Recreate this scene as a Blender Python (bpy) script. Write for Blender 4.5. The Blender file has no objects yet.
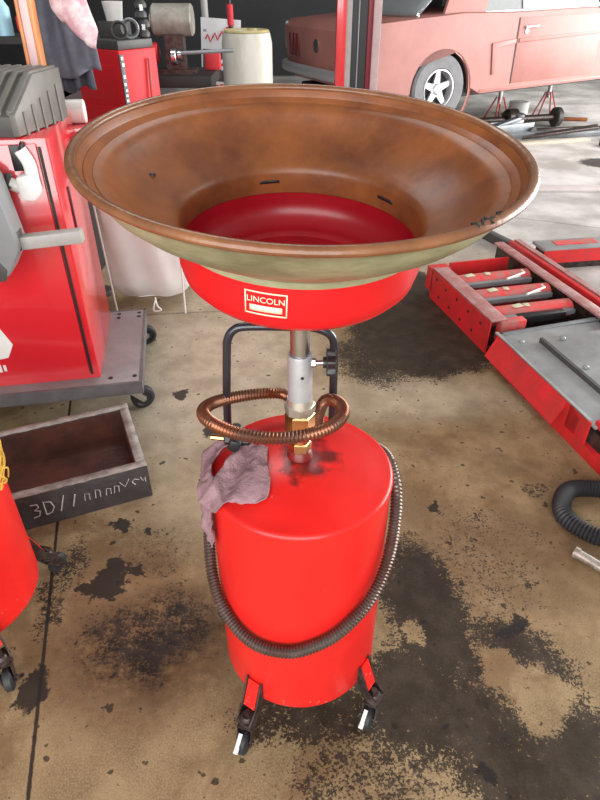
import bpy, bmesh, math, random
from mathutils import Vector, Matrix, Euler, noise
random.seed(7)
C = bpy.context.scene.collection
R = math.radians
PI = math.pi

# ------------------------------------------------------------------ materials
MATS = {}
def mat(name, col, rough=.5, metal=0., var=.15, vscale=12., col2=None, bump=0., bscale=60., spec=.5, coat=0., trans=0., contrast=(.35, .65), stretch=(1, 1, 1)):
    if name in MATS: return MATS[name]
    m = bpy.data.materials.new(name); m.use_nodes = True
    nt = m.node_tree; N = nt.nodes; L = nt.links
    b = N['Principled BSDF']
    tc = N.new('ShaderNodeTexCoord')
    mp = N.new('ShaderNodeMapping'); mp.inputs['Scale'].default_value = stretch
    L.new(tc.outputs['Object'], mp.inputs['Vector'])
    n = N.new('ShaderNodeTexNoise'); n.inputs['Scale'].default_value = vscale; n.inputs['Detail'].default_value = 6; n.inputs['Roughness'].default_value = .65
    L.new(mp.outputs['Vector'], n.inputs['Vector'])
    rp = N.new('ShaderNodeValToRGB')
    rp.color_ramp.elements[0].position = contrast[0]; rp.color_ramp.elements[1].position = contrast[1]
    c = col; d = col2 if col2 else tuple(max(0, x * (1 - var)) for x in col)
    rp.color_ramp.elements[0].color = (*d, 1); rp.color_ramp.elements[1].color = (*c, 1)
    L.new(n.outputs['Fac'], rp.inputs['Fac'])
    L.new(rp.outputs['Color'], b.inputs['Base Color'])
    b.inputs['Roughness'].default_value = rough; b.inputs['Metallic'].default_value = metal
    b.inputs['Specular IOR Level'].default_value = spec
    b.inputs['Coat Weight'].default_value = coat
    b.inputs['Coat Roughness'].default_value = .1
    b.inputs['Transmission Weight'].default_value = trans
    if bump:
        n2 = N.new('ShaderNodeTexNoise'); n2.inputs['Scale'].default_value = bscale; n2.inputs['Detail'].default_value = 4
        L.new(mp.outputs['Vector'], n2.inputs['Vector'])
        bp = N.new('ShaderNodeBump'); bp.inputs['Strength'].default_value = bump; bp.inputs['Distance'].default_value = .01
        L.new(n2.outputs['Fac'], bp.inputs['Height']); L.new(bp.outputs['Normal'], b.inputs['Normal'])
    MATS[name] = m
    return m

CHESTR = mat('chest_red_paint', (.72, .02, .03), .5, var=.1, vscale=3, spec=.3)
RED = mat('tank_red_paint', (.78, .020, .017), .29, var=.18, vscale=5, spec=.4)
REDP = mat('pan_red_paint', (.74, .012, .016), .35, var=.2, vscale=6, spec=.4)
REDC = mat('cabinet_red_paint', (.74, .02, .032), .3, var=.08, vscale=3, spec=.6, coat=1.)
REDC.node_tree.nodes['Principled BSDF'].inputs['Coat IOR'].default_value = 1.7
REDL = mat('lift_red_paint', (.74, .02, .025), .42, var=.35, vscale=9, col2=(.5, .03, .03))
REDW = mat('worn_red_paint', (.72, .05, .05), .45, vscale=16, col2=(.40, .16, .14), contrast=(.38, .6))
BROWN = mat('rusty_brown_oil', (.37, .12, .032), .38, vscale=5, col2=(.105, .03, .014), bump=.10, bscale=25, spec=.5, contrast=(.3, .7))
LIP = mat('rusty_lip', (.27, .115, .05), .26, vscale=14, col2=(.15, .055, .025), contrast=(.3, .65), bump=.1)
CREAM = mat('dirty_cream_green', (.34, .325, .195), .4, vscale=8, col2=(.16, .145, .075), contrast=(.28, .6), bump=.1, stretch=(1, 1, 3))
CHROME = mat('bare_steel', (.62, .63, .65), .28, 1., var=.2)
STEEL = mat('dull_steel_plate', (.40, .41, .41), .5, .3, vscale=5, col2=(.27, .275, .28))
GALV = mat('pale_galvanised_sleeve', (.52, .53, .55), .4, .5, var=.15, vscale=40)
BRASS = mat('brass', (.70, .50, .20), .3, 1., var=.25, vscale=40)
BLACK = mat('black_plastic', (.018, .018, .02), .4, var=.2)
RUBBER = mat('black_rubber', (.03, .03, .034), .55, var=.3)
PIPE = mat('black_handle_pipe', (.035, .04, .05), .25, .3, var=.2, coat=.4)
COPPER = mat('brown_metal_hose', (.26, .09, .042), .3, .75, vscale=18, col2=(.2, .11, .08))
LHOSE = mat('grey_brown_metal_hose', (.15, .085, .07), .36, .7, vscale=12, col2=(.20, .17, .155))
GREASE = mat('greasy_dark_metal', (.10, .075, .065), .4, .4, vscale=30, col2=(.03, .018, .016))
WHITEM = mat('white_lever', (.85, .84, .82), .4, var=.1)
MAUVE = mat('mauve_rag_cloth', (.37, .235, .255), .95, vscale=18, col2=(.24, .14, .16), bump=.4, bscale=220, spec=.1)
BASEGREY = mat('dark_grey_base_steel', (.17, .16, .165), .5, .2, vscale=8, col2=(.11, .10, .105))
PLATEGREY = mat('brown_grey_base_plate', (.27, .235, .24), .45, .3, vscale=6, col2=(.2, .17, .17))
HEADGREY = mat('grey_instrument_plastic', (.24, .25, .26), .5, var=.12, vscale=5)
ARMGREY = mat('light_grey_arm', (.38, .37, .35), .45, var=.12, vscale=20)
WHITEP = mat('white_plastic', (.82, .81, .78), .4, var=.12, vscale=8)
BAGW = mat('white_bag_plastic', (.95, .945, .94), .45, var=.1, vscale=5, bump=.2, bscale=14)
CHAR = mat('charcoal_plastic', (.075, .072, .07), .5, var=.2)
RIBG = mat('grey_ribbed_plastic', (.17, .158, .142), .45, var=.2)
TROUGHO = mat('black_greasy_timber', (.055, .05, .052), .6, vscale=9, col2=(.028, .024, .024), bump=.4, bscale=40)
TROUGHT = mat('scuffed_timber_edge', (.40, .36, .33), .7, vscale=14, col2=(.17, .145, .13), bump=.4)
TROUGHI = mat('oil_soaked_timber', (.115, .04, .025), .5, vscale=8, col2=(.045, .02, .016), bump=.3)
CHALK = mat('chalk_marks', (.55, .53, .5), .9, var=.3, vscale=60)
NAVY = mat('navy_cloth', (.19, .205, .26), .9, var=.35, vscale=8, bump=.3, bscale=30)
NAVYD = mat('dark_navy_cloth', (.09, .10, .135), .9, var=.3, vscale=8)
PINKC = mat('pink_white_cloth', (.80, .68, .70), .95, vscale=14, col2=(.62, .36, .42), contrast=(.42, .6), bump=.4, bscale=40)
ORANGE = mat('orange_paint', (.78, .30, .10), .4, var=.2)
PINKW = mat('faded_pink_white_paint', (.85, .60, .58), .4, var=.15)
CARP = mat('faded_salmon_car_paint', (.45, .185, .16), .45, vscale=2.5, col2=(.37, .15, .13), spec=.5)
CARD = mat('car_dark_gap', (.03, .025, .025), .6)
GLASS = mat('car_glass', (.34, .38, .40), .08, var=.2, vscale=2, spec=.8)
TYRE = mat('dusty_tyre', (.23, .23, .24), .75, var=.2)
ALLOY = mat('silver_alloy', (.60, .61, .63), .35, .6, var=.1)
TAILL = mat('tail_lamp_red', (.16, .03, .03), .2)
DARKWALL = mat('dark_wall', (.022, .023, .027), .6, var=.3, vscale=2)
CEILM = mat('ceiling_panels', (.28, .28, .27), .8, var=.15)
BARREL = mat('grimy_white_drum', (.70, .69, .62), .5, vscale=5, col2=(.46, .45, .37), stretch=(1, 1, .3), contrast=(.25, .55))
BEIGE = mat('beige_motor_paint', (.36, .345, .30), .5, vscale=9, col2=(.2, .19, .165))
BENCH = mat('dark_bench', (.014, .013, .013), .6, var=.4)
POSTER = mat('poster_white', (.72, .74, .75), .6, var=.05)
PRED = mat('poster_red', (.62, .03, .04), .6, var=.05)
TIMBER = mat('pale_board', (.62, .55, .45), .7, var=.2, stretch=(1, 8, 8))
SCRAP = mat('grey_scrap_steel', (.32, .34, .36), .45, .4, var=.3, vscale=7)
LBLUE = mat('light_blue_plastic', (.35, .62, .75), .4)
STICK = mat('cream_label_ink', (.86, .78, .58), .5, var=.15, vscale=60)
CURB = mat('pale_curb_paint', (.72, .66, .64), .6, var=.15, vscale=5)
YELLOW = mat('yellow_cord', (.72, .45, .06), .8, var=.3, vscale=40)
GASK = mat('dark_oil_stain', (.06, .008, .008), .4, var=.3)
MASK = mat('masking_tape', (.62, .60, .42), .7, var=.2, vscale=20)

def tank_marks(m):
    nt = m.node_tree; N = nt.nodes; L = nt.links; b = N['Principled BSDF']
    src = b.inputs['Base Color'].links[0].from_socket
    tc = N.new('ShaderNodeTexCoord')
    n = N.new('ShaderNodeTexNoise'); n.inputs['Scale'].default_value = 28; n.inputs['Detail'].default_value = 6; L.new(tc.outputs['Object'], n.inputs['Vector'])
    d = N.new('ShaderNodeVectorMath'); d.operation = 'DISTANCE'; d.inputs[1].default_value = (.012, -.012, .735); L.new(tc.outputs['Object'], d.inputs[0])
    a = N.new('ShaderNodeMath'); a.operation = 'MULTIPLY_ADD'; a.inputs[1].default_value = .16; L.new(n.outputs['Fac'], a.inputs[0]); L.new(d.outputs['Value'], a.inputs[2])
    r = N.new('ShaderNodeMapRange'); r.inputs[1].default_value = .145; r.inputs[2].default_value = .112; r.inputs[4].default_value = .85; L.new(a.outputs[0], r.inputs[0])
    x = N.new('ShaderNodeMix'); x.data_type = 'RGBA'; L.new(r.outputs[0], x.inputs[0]); L.new(src, x.inputs[6]); x.inputs[7].default_value = (.07, .012, .012, 1)
    # paint chips low on the drum, sparse fine specks elsewhere
    sp = N.new('ShaderNodeSeparateXYZ'); L.new(tc.outputs['Object'], sp.inputs[0])
    lo = N.new('ShaderNodeMapRange'); lo.inputs[1].default_value = .22; lo.inputs[2].default_value = .14; lo.inputs[4].default_value = .10; L.new(sp.outputs[2], lo.inputs[0])
    n2 = N.new('ShaderNodeTexNoise'); n2.inputs['Scale'].default_value = 110; n2.inputs['Detail'].default_value = 4; L.new(tc.outputs['Object'], n2.inputs['Vector'])
    ad = N.new('ShaderNodeMath'); ad.operation = 'ADD'; L.new(n2.outputs['Fac'], ad.inputs[0]); L.new(lo.outputs[0], ad.inputs[1])
    r2 = N.new('ShaderNodeMapRange'); r2.inputs[1].default_value = .72; r2.inputs[2].default_value = .76; r2.inputs[4].default_value = .7; L.new(ad.outputs[0], r2.inputs[0])
    y = N.new('ShaderNodeMix'); y.data_type = 'RGBA'; L.new(r2.outputs[0], y.inputs[0]); L.new(x.outputs[2], y.inputs[6]); y.inputs[7].default_value = (.42, .20, .14, 1)
    L.new(y.outputs[2], b.inputs['Base Color'])
tank_marks(RED)

# ------------------------------------------------------------------ mesh builder
def catmull(pts, n=8, closed=False):
    P = [Vector(p) for p in pts]; out = []
    k = len(P)
    rng = range(k if closed else k - 1)
    for i in rng:
        if closed: a, b, c, d = P[(i - 1) % k], P[i], P[(i + 1) % k], P[(i + 2) % k]
        else: a, b, c, d = P[max(i - 1, 0)], P[i], P[i + 1], P[min(i + 2, k - 1)]
        for j in range(n):
            t = j / n
            out.append(.5 * ((2 * b) + (c - a) * t + (2 * a - 5 * b + 4 * c - d) * t * t + (3 * b - a - 3 * c + d) * t ** 3))
    if not closed: out.append(P[-1])
    return out
def resample(P, step):
    out = [P[0]]; acc = 0
    for a, b in zip(P, P[1:]):
        l = (b - a).length
        if l < 1e-9: continue
        pos = step - acc
        while pos <= l:
            out.append(a.lerp(b, pos / l)); pos += step
        acc = (acc + l) % step if False else l - (pos - step)
    return out

class B:
    def __init__(s): s.bm = bmesh.new()
    def box(s, c, size, rot=None, bev=0.):
        r = bmesh.ops.create_cube(s.bm, size=1)
        M = Matrix.Translation(c) @ (rot.to_matrix().to_4x4() if isinstance(rot, Euler) else (rot or Matrix())) @ Matrix.Diagonal((*size, 1))
        bmesh.ops.transform(s.bm, matrix=M, verts=r['verts'])
        if bev:
            es = list({e for v in r['verts'] for e in v.link_edges})
            bmesh.ops.bevel(s.bm, geom=es, offset=bev, segments=2, affect='EDGES', profile=.5)
        return s
    def lathe(s, prof, seg=48, M=None, cap=False):
        rings = []
        for r, z in prof:
            if r < 1e-6: rings.append([s.bm.verts.new((0, 0, z))])
            else: rings.append([s.bm.verts.new((r * math.cos(2 * PI * i / seg), r * math.sin(2 * PI * i / seg), z)) for i in range(seg)])
        for a, b in zip(rings, rings[1:]):
            for i in range(seg):
                j = (i + 1) % seg
                f = [a[i], a[j], b[j], b[i]] if len(a) > 1 and len(b) > 1 else ([a[0], b[j], b[i]] if len(a) == 1 else [a[i], a[j], b[0]])
                if len(a) == 1 and len(b) == 1: continue
                s.bm.faces.new(f)
        if cap:
            for r in (rings[0], rings[-1]):
                if len(r) > 2: s.bm.faces.new(r)
        if M is not None:
            bmesh.ops.transform(s.bm, matrix=M, verts=[v for r in rings for v in r])
        return s
    def cyl(s, p0, p1, r0, r1=None, seg=20, bev=0.):
        p0 = Vector(p0); p1 = Vector(p1); r1 = r0 if r1 is None else r1
        d = p1 - p0; l = d.length
        M = Matrix.Translation(p0) @ d.to_track_quat('Z', 'Y').to_matrix().to_4x4()
        if bev: pr = [(0, 0), (r0 - bev, 0), (r0, bev), (r1, l - bev), (r1 - bev, l), (0, l)]
        else: pr = [(0, 0), (r0, 0), (r1, l), (0, l)]
        return s.lathe(pr, seg, M)
    def tube(s, P, r, seg=10, closed=False, caps=True):
        P = [Vector(p) for p in P]; k = len(P); rings = []
        rf = r if callable(r) else (lambda i: r)
        T = []
        for i in range(k):
            a = P[(i - 1) % k] if closed else P[max(i - 1, 0)]; b = P[(i + 1) % k] if closed else P[min(i + 1, k - 1)]
            T.append((b - a).normalized())
        n = T[0].orthogonal().normalized()
        for i in range(k):
            n = (n - T[i] * n.dot(T[i])).normalized(); bt = T[i].cross(n)
            rings.append([s.bm.verts.new(P[i] + (n * math.cos(2 * PI * j / seg) + bt * math.sin(2 * PI * j / seg)) * rf(i)) for j in range(seg)])
        for i in range(k if closed else k - 1):
            a = rings[i]; b = rings[(i + 1) % k]
            for j in range(seg): s.bm.faces.new([a[j], a[(j + 1) % seg], b[(j + 1) % seg], b[j]])
        if caps and not closed:
            s.bm.faces.new(rings[0][::-1]); s.bm.faces.new(rings[-1])
        return s
    def prism(s, poly, vec, bev=0.):
        """polygon of 3-D points pushed along vec"""
        vec = Vector(vec)
        a = [s.bm.verts.new(p) for p in poly]; b = [s.bm.verts.new(Vector(p) + vec) for p in poly]
        n = len(a)
        fs = [s.bm.faces.new(a), s.bm.faces.new(b[::-1])]
        for i in range(n): fs.append(s.bm.faces.new([a[i], b[i], b[(i + 1) % n], a[(i + 1) % n]]))
        if bev:
            es = list({e for f in fs for e in f.edges})
            bmesh.ops.bevel(s.bm, geom=es, offset=bev, segments=2, affect='EDGES', profile=.5)
        return s
    def grid(s, fn, nu, nv):
        V = [[s.bm.verts.new(fn(i / nu, j / nv)) for j in range(nv + 1)] for i in range(nu + 1)]
        for i in range(nu):
            for j in range(nv): s.bm.faces.new([V[i][j], V[i + 1][j], V[i + 1][j + 1], V[i][j + 1]])
        return s
    def quad(s, a, b, c, d):
        s.bm.faces.new([s.bm.verts.new(p) for p in (a, b, c, d)]); return s
    def done(s, name, m, parent=None, M=None, solid=0., angle=40, offset=0.):
        if M is not None: bmesh.ops.transform(s.bm, matrix=M, verts=s.bm.verts)
        bmesh.ops.recalc_face_normals(s.bm, faces=s.bm.faces)
        me = bpy.data.meshes.new(name); s.bm.to_mesh(me); s.bm.free()
        for p in me.polygons: p.use_smooth = True
        me.set_sharp_from_angle(angle=R(angle))
        me.materials.append(m)
        o = bpy.data.objects.new(name, me); C.objects.link(o)
        if parent is not None: o.parent = parent
        if solid:
            md = o.modifiers.new('thickness', 'SOLIDIFY'); md.thickness = solid; md.offset = offset
        return o

def tag(o, label, cat, group=None):
    o['label'] = label; o['category'] = cat
    if group: o['group'] = group
    return o
def thing(name, label, cat, loc=(0, 0, 0), rotz=0., group=None):
    o = bpy.data.objects.new(name, None); C.objects.link(o)
    o.location = loc; o.rotation_euler = (0, 0, rotz); o.empty_display_size = .1
    return tag(o, label, cat, group)
def struct(o): o['kind'] = 'structure'; return o
def text_mesh(name, txt, size, m, parent, M, extrude=.0006):
    cu = bpy.data.curves.new(name, 'FONT'); cu.body = txt; cu.size = size; cu.extrude = extrude; cu.align_x = 'CENTER'; cu.align_y = 'CENTER'
    t = bpy.data.objects.new(name, cu); C.objects.link(t)
    dg = bpy.context.evaluated_depsgraph_get()
    me = bpy.data.meshes.new_from_object(t.evaluated_get(dg)); bpy.data.objects.remove(t)
    me.transform(M); me.materials.clear(); me.materials.append(m); me.name = name
    o = bpy.data.objects.new(name, me); C.objects.link(o); o.parent = parent
    return o

# ------------------------------------------------------------------ setting
def floor_material():
    m = bpy.data.materials.new('stained_concrete'); m.use_nodes = True
    nt = m.node_tree; N = nt.nodes; L = nt.links; b = N['Principled BSDF']
    geo = N.new('ShaderNodeNewGeometry'); pos = geo.outputs['Position']
    def nz(scale, detail=6, rough=.6, dist=0.):
        n = N.new('ShaderNodeTexNoise'); n.inputs['Scale'].default_value = scale; n.inputs['Detail'].default_value = detail
        n.inputs['Roughness'].default_value = rough; n.inputs['Distortion'].default_value = dist
        L.new(pos, n.inputs['Vector']); return n.outputs['Fac']
    def M(op, a, bb=None, c=None, clamp=False):
        n = N.new('ShaderNodeMath'); n.operation = op; n.use_clamp = clamp
        for i, x in enumerate((a, bb, c)):
            if x is None: continue
            if isinstance(x, (int, float)): n.inputs[i].default_value = x
            else: L.new(x, n.inputs[i])
        return n.outputs[0]
    def sstep(x, lo, hi):
        n = N.new('ShaderNodeMapRange'); n.interpolation_type = 'SMOOTHSTEP'
        n.inputs[1].default_value = lo; n.inputs[2].default_value = hi
        L.new(x, n.inputs[0]); return n.outputs[0]
    def mix(f, a, bb):
        n = N.new('ShaderNodeMix'); n.data_type = 'RGBA'
        if isinstance(f, (int, float)): n.inputs[0].default_value = f
        else: L.new(f, n.inputs[0])
        for i, x in ((6, a), (7, bb)):
            if isinstance(x, tuple): n.inputs[i].default_value = (*x, 1)
            else: L.new(x, n.inputs[i])
        return n.outputs[2]
    # wobbly coordinates for the stains
    nw = N.new('ShaderNodeTexNoise'); nw.inputs['Scale'].default_value = 7; nw.inputs['Detail'].default_value = 5; L.new(pos, nw.inputs['Vector'])
    sb = N.new('ShaderNodeVectorMath'); sb.operation = 'SUBTRACT'; L.new(nw.outputs['Color'], sb.inputs[0]); sb.inputs[1].default_value = (.5, .5, .5)
    def wob(amt):
        sc = N.new('ShaderNodeVectorMath'); sc.operation = 'SCALE'; L.new(sb.outputs[0], sc.inputs[0]); sc.inputs['Scale'].default_value = amt
        ad = N.new('ShaderNodeVectorMath'); ad.operation = 'ADD'; L.new(pos, ad.inputs[0]); L.new(sc.outputs[0], ad.inputs[1]); return ad.outputs[0]
    W = wob(.16)
    nw = N.new('ShaderNodeTexNoise'); nw.inputs['Scale'].default_value = 20; nw.inputs['Detail'].default_value = 7; nw.inputs['Roughness'].default_value = .65; L.new(pos, nw.inputs['Vector'])
    sb = N.new('ShaderNodeVectorMath'); sb.operation = 'SUBTRACT'; L.new(nw.outputs['Color'], sb.inputs[0]); sb.inputs[1].default_value = (.5, .5, .5)
    W2 = wob(.14)
    def blob(x, y, rx, ry, rot=0, soft=.6, src=None):
        mp = N.new('ShaderNodeMapping'); mp.vector_type = 'TEXTURE'
        mp.inputs['Location'].default_value = (x, y, 0); mp.inputs['Rotation'].default_value = (0, 0, R(rot)); mp.inputs['Scale'].default_value = (rx, ry, 1e3)
        L.new(src or W, mp.inputs['Vector'])
        ln = N.new('ShaderNodeVectorMath'); ln.operation = 'LENGTH'; L.new(mp.outputs[0], ln.inputs[0])
        n = N.new('ShaderNodeMapRange'); n.interpolation_type = 'SMOOTHSTEP'
        n.inputs[1].default_value = 1 + soft * .5; n.inputs[2].default_value = 1 - soft * .5
        L.new(ln.outputs['Value'], n.inputs[0]); return n.outputs[0]
    def mx(*a):
        r = a[0]
        for x in a[1:]: r = M('MAXIMUM', r, x)
        return r
    big = nz(1.6, 5); mid = nz(6, 6, .65); fine = nz(46, 7, .72); spk = nz(135, 6, .7); dark_tone = nz(13, 5, .6); grain = nz(210, 4, .6); patch = nz(3.1, 6, .7, .6)
    sep = N.new('ShaderNodeSeparateXYZ'); L.new(pos, sep.inputs[0])
    # base: tan near, paler and greyer at back and right, daylight painted into the colour
    base = mix(sstep(mid, .32, .68), (.165, .113, .056), (.29, .208, .112))
    base = mix(M('MULTIPLY', sstep(grain, .42, .62), .45), base, (.35, .27, .17))
    base = mix(M('MULTIPLY', sstep(patch, .46, .62), .72), base, mix(fine, (.07, .040, .020), (.21, .125, .060)))
    warm = mx(M('MULTIPLY', blob(.70, .62, .40, .55, 0, .9), .8), M('MULTIPLY', blob(-.46, .10, .30, .24, 0, .8), .9))
    base = mix(M('MULTIPLY', warm, .7), base, mix(sstep(mid, .35, .65), (.14, .070, .030), (.27, .165, .088)))
    brn = mx(M('MULTIPLY', blob(-.41, .08, .26, .20, 10, 1.2), .95), M('MULTIPLY', blob(-.50, .42, .2, .14, 0, 1.3), .6), M('MULTIPLY', blob(.62, .36, .3, .2, 0, 1.3), .35))
    base = mix(M('MULTIPLY', brn, sstep(M('ADD', M('MULTIPLY', mid, .6), M('MULTIPLY', fine, .4)), .32, .54)), base, (.05, .026, .013))
    pale = mx(blob(-.50, 1.55, .55, .80, 0, .9), M('MULTIPLY', blob(-.38, .85, .22, .36, 0, .9), .5), M('MULTIPLY', blob(.45, 1.26, .5, .17, 0, .9), .6))
    base = mix(M('MULTIPLY', pale, .75), base, mix(sstep(mid, .3, .7), (.31, .265, .20), (.48, .42, .33)))
    back = M('MAXIMUM', sstep(sep.outputs[1], 2.2, 3.6), M('MULTIPLY', sstep(sep.outputs[0], 1.2, 1.7), sstep(sep.outputs[1], .6, 1.2)))
    base = mix(M('MULTIPLY', back, .94), base, mix(sstep(big, .35, .65), (.30, .288, .275), (.54, .525, .51)))
    sc_ = N.new('ShaderNodeVectorMath'); sc_.operation = 'SCALE'; sc_.inputs['Scale'].default_value = 1.2; L.new(base, sc_.inputs[0]); base = sc_.outputs[0]
    # dark oil, plus a dark patch at the lift end, breaking up into flecks
    k = mx(M('MULTIPLY', blob(.37, .17, .14, .31, 8, 1.4), 1.0), M('MULTIPLY', blob(.33, -.09, .20, .17, 0, 1.4), .95), M('MULTIPLY', blob(.58, -.22, .28, .17, -10, 1.4), .92),
           M('MULTIPLY', blob(.14, -.26, .26, .11, 0, 1.4), .62), M('MULTIPLY', blob(.58, .03, .19, .12, -20, 1.4), .82), M('MULTIPLY', blob(.06, -.12, .26, .10, 0, 1.3), .8),
           M('MULTIPLY', blob(.62, 1.80, .36, .40, 0, .7), 1.2), M('MULTIPLY', blob(.36, 1.60, .24, .30, 0, 1.4), .85), M('MULTIPLY', blob(.24, 2.2, .5, .3, 0, 1.4), .7), M('MULTIPLY', blob(.70, 2.35, .18, .3, 0, .8), 1.1),
           M('MULTIPLY', blob(-.42, .10, .22, .15, 10, 1.4), .66), M('MULTIPLY', blob(-.72, .28, .07, .24, 0, 1.4), .62), M('MULTIPLY', blob(.85, .674, .045, .05, 0, .8), .6),
           M('MULTIPLY', blob(-.45, .40, .16, .16, 0, 1.4), .42), M('MULTIPLY', blob(.58, .36, .26, .36, 0, 1.4), .46))
    tanb = mx(blob(.60, -.10, .07, .08, 30, .9), blob(.55, -.02, .04, .10, 30, .9), blob(.31, .11, .03, .035, 0, .9))
    k = M('SUBTRACT', k, M('MULTIPLY', tanb, .5))
    v = M('ADD', M('ADD', M('MULTIPLY', spk, .55), M('MULTIPLY', fine, .40)), M('ADD', M('MULTIPLY', mid, .25), M('MULTIPLY', k, .33)))
    dark = sstep(v, .765, .825)
    col = mix(M('MULTIPLY', dark, .9), base, mix(sstep(M('ADD', M('MULTIPLY', dark_tone, .6), M('MULTIPLY', spk, .4)), .42, .62), (.006, .005, .005), (.030, .022, .020)))  # noise varies the tone of the dark areas
    # solid blotches with hard edges
    hard = mx(blob(-.585, .262, .055, .055, 0, .12, W2), blob(-.575, .335, .035, .045, 0, .12, W2), blob(-.60, .505, .045, .035, 0, .12, W2), blob(-.515, .31, .03, .025, 0, .12, W2),
              blob(-.64, .237, .035, .018, 0, .12, W2), blob(-.69, -.055, .04, .055, 0, .2, W2), blob(.421, -.255, .02, .028, 0, .15, W2), blob(.47, .60, .02, .03, 0, .2, W2),
              blob(.60, .12, .06, .02, 25, .2, W2), blob(-.50, .475, .02, .018, 0, .2, W2), blob(3.05, 5.35, .26, .2, 0, .3, W2), blob(-.52, 1.28, .03, .04, 0, .2, W2), blob(-.36, 1.02, .03, .04, 0, .2, W2))
    col = mix(M('MULTIPLY', hard, .9), col, mix(mid, (.008, .0065, .007), (.022, .018, .018)))
    # scattered drips everywhere
    dr = sstep(M('ADD', M('MULTIPLY', nz(62, 3, .6), .7), M('MULTIPLY', mid, .3)), .62, .65)
    dr = M('MULTIPLY', dr, M('SUBTRACT', 1.0, M('MULTIPLY', back, .85)))
    col = mix(M('MULTIPLY', dr, .75), col, (.022, .015, .012))
    dr2 = M('MULTIPLY', sstep(nz(24, 3, .5), .66, .70), M('SUBTRACT', 1.0, M('MULTIPLY', back, .8)))
    col = mix(M('MULTIPLY', dr2, .8), col, (.018, .013, .012))
    # saw-cut joints
    def line(x0, y0, x1, y1, w):
        dx, dy = x1 - x0, y1 - y0; l = math.hypot(dx, dy); nx, ny = -dy / l, dx / l
        d = M('ADD', M('MULTIPLY', sep.outputs[0], nx), M('ADD', M('MULTIPLY', sep.outputs[1], ny), -(x0 * nx + y0 * ny)))
        d = M('ADD', M('ABSOLUTE', d), M('MULTIPLY', M('SUBTRACT', fine, .5), w * 1.2))
        return sstep(d, w, w * .45)
    j = mx(line(-.606, -.315, -.791, .419, .0065), M('MULTIPLY', line(-2., 1.93, 0., 2.13, .012), .4), M('MULTIPLY', line(1.6, 3.7, 3.2, 3.0, .015), .35))
    col = mix(M('MULTIPLY', j, .92), col, (.018, .015, .014))
    L.new(col, b.inputs['Base Color'])
    rg = N.new('ShaderNodeMapRange'); rg.inputs[3].default_value = .7; rg.inputs[4].default_value = .55; L.new(dark, rg.inputs[0])
    L.new(rg.outputs[0], b.inputs['Roughness'])
    b.inputs['Specular IOR Level'].default_value = .2
    bp = N.new('ShaderNodeBump'); bp.inputs['Strength'].default_value = .25; bp.inputs['Distance'].default_value = .004
    L.new(M('SUBTRACT', fine, M('MULTIPLY', j, 2.0)), bp.inputs['Height']); L.new(bp.outputs['Normal'], b.inputs['Normal'])
    return m
b = B(); b.box((1, 4, -.05), (14, 17, .1)); struct(b.done('floor', floor_material()))
b = B(); b.box((1, 12.05, 2.2), (14, .1, 4.4)); struct(b.done('wall_back', DARKWALL))
b = B(); b.box((-6.05, 6.5, 2.2), (.1, 12, 4.4)); struct(b.done('wall_left', DARKWALL))
b = B(); b.box((1, 5.0, 4.45), (14, 14.2, .1)); struct(b.done('ceiling', CEILM))
b = B(); b.box((3.35, 4.42, .012), (3.2, .14, .024), bev=.006); struct(b.done('trim_1', CURB))

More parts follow.
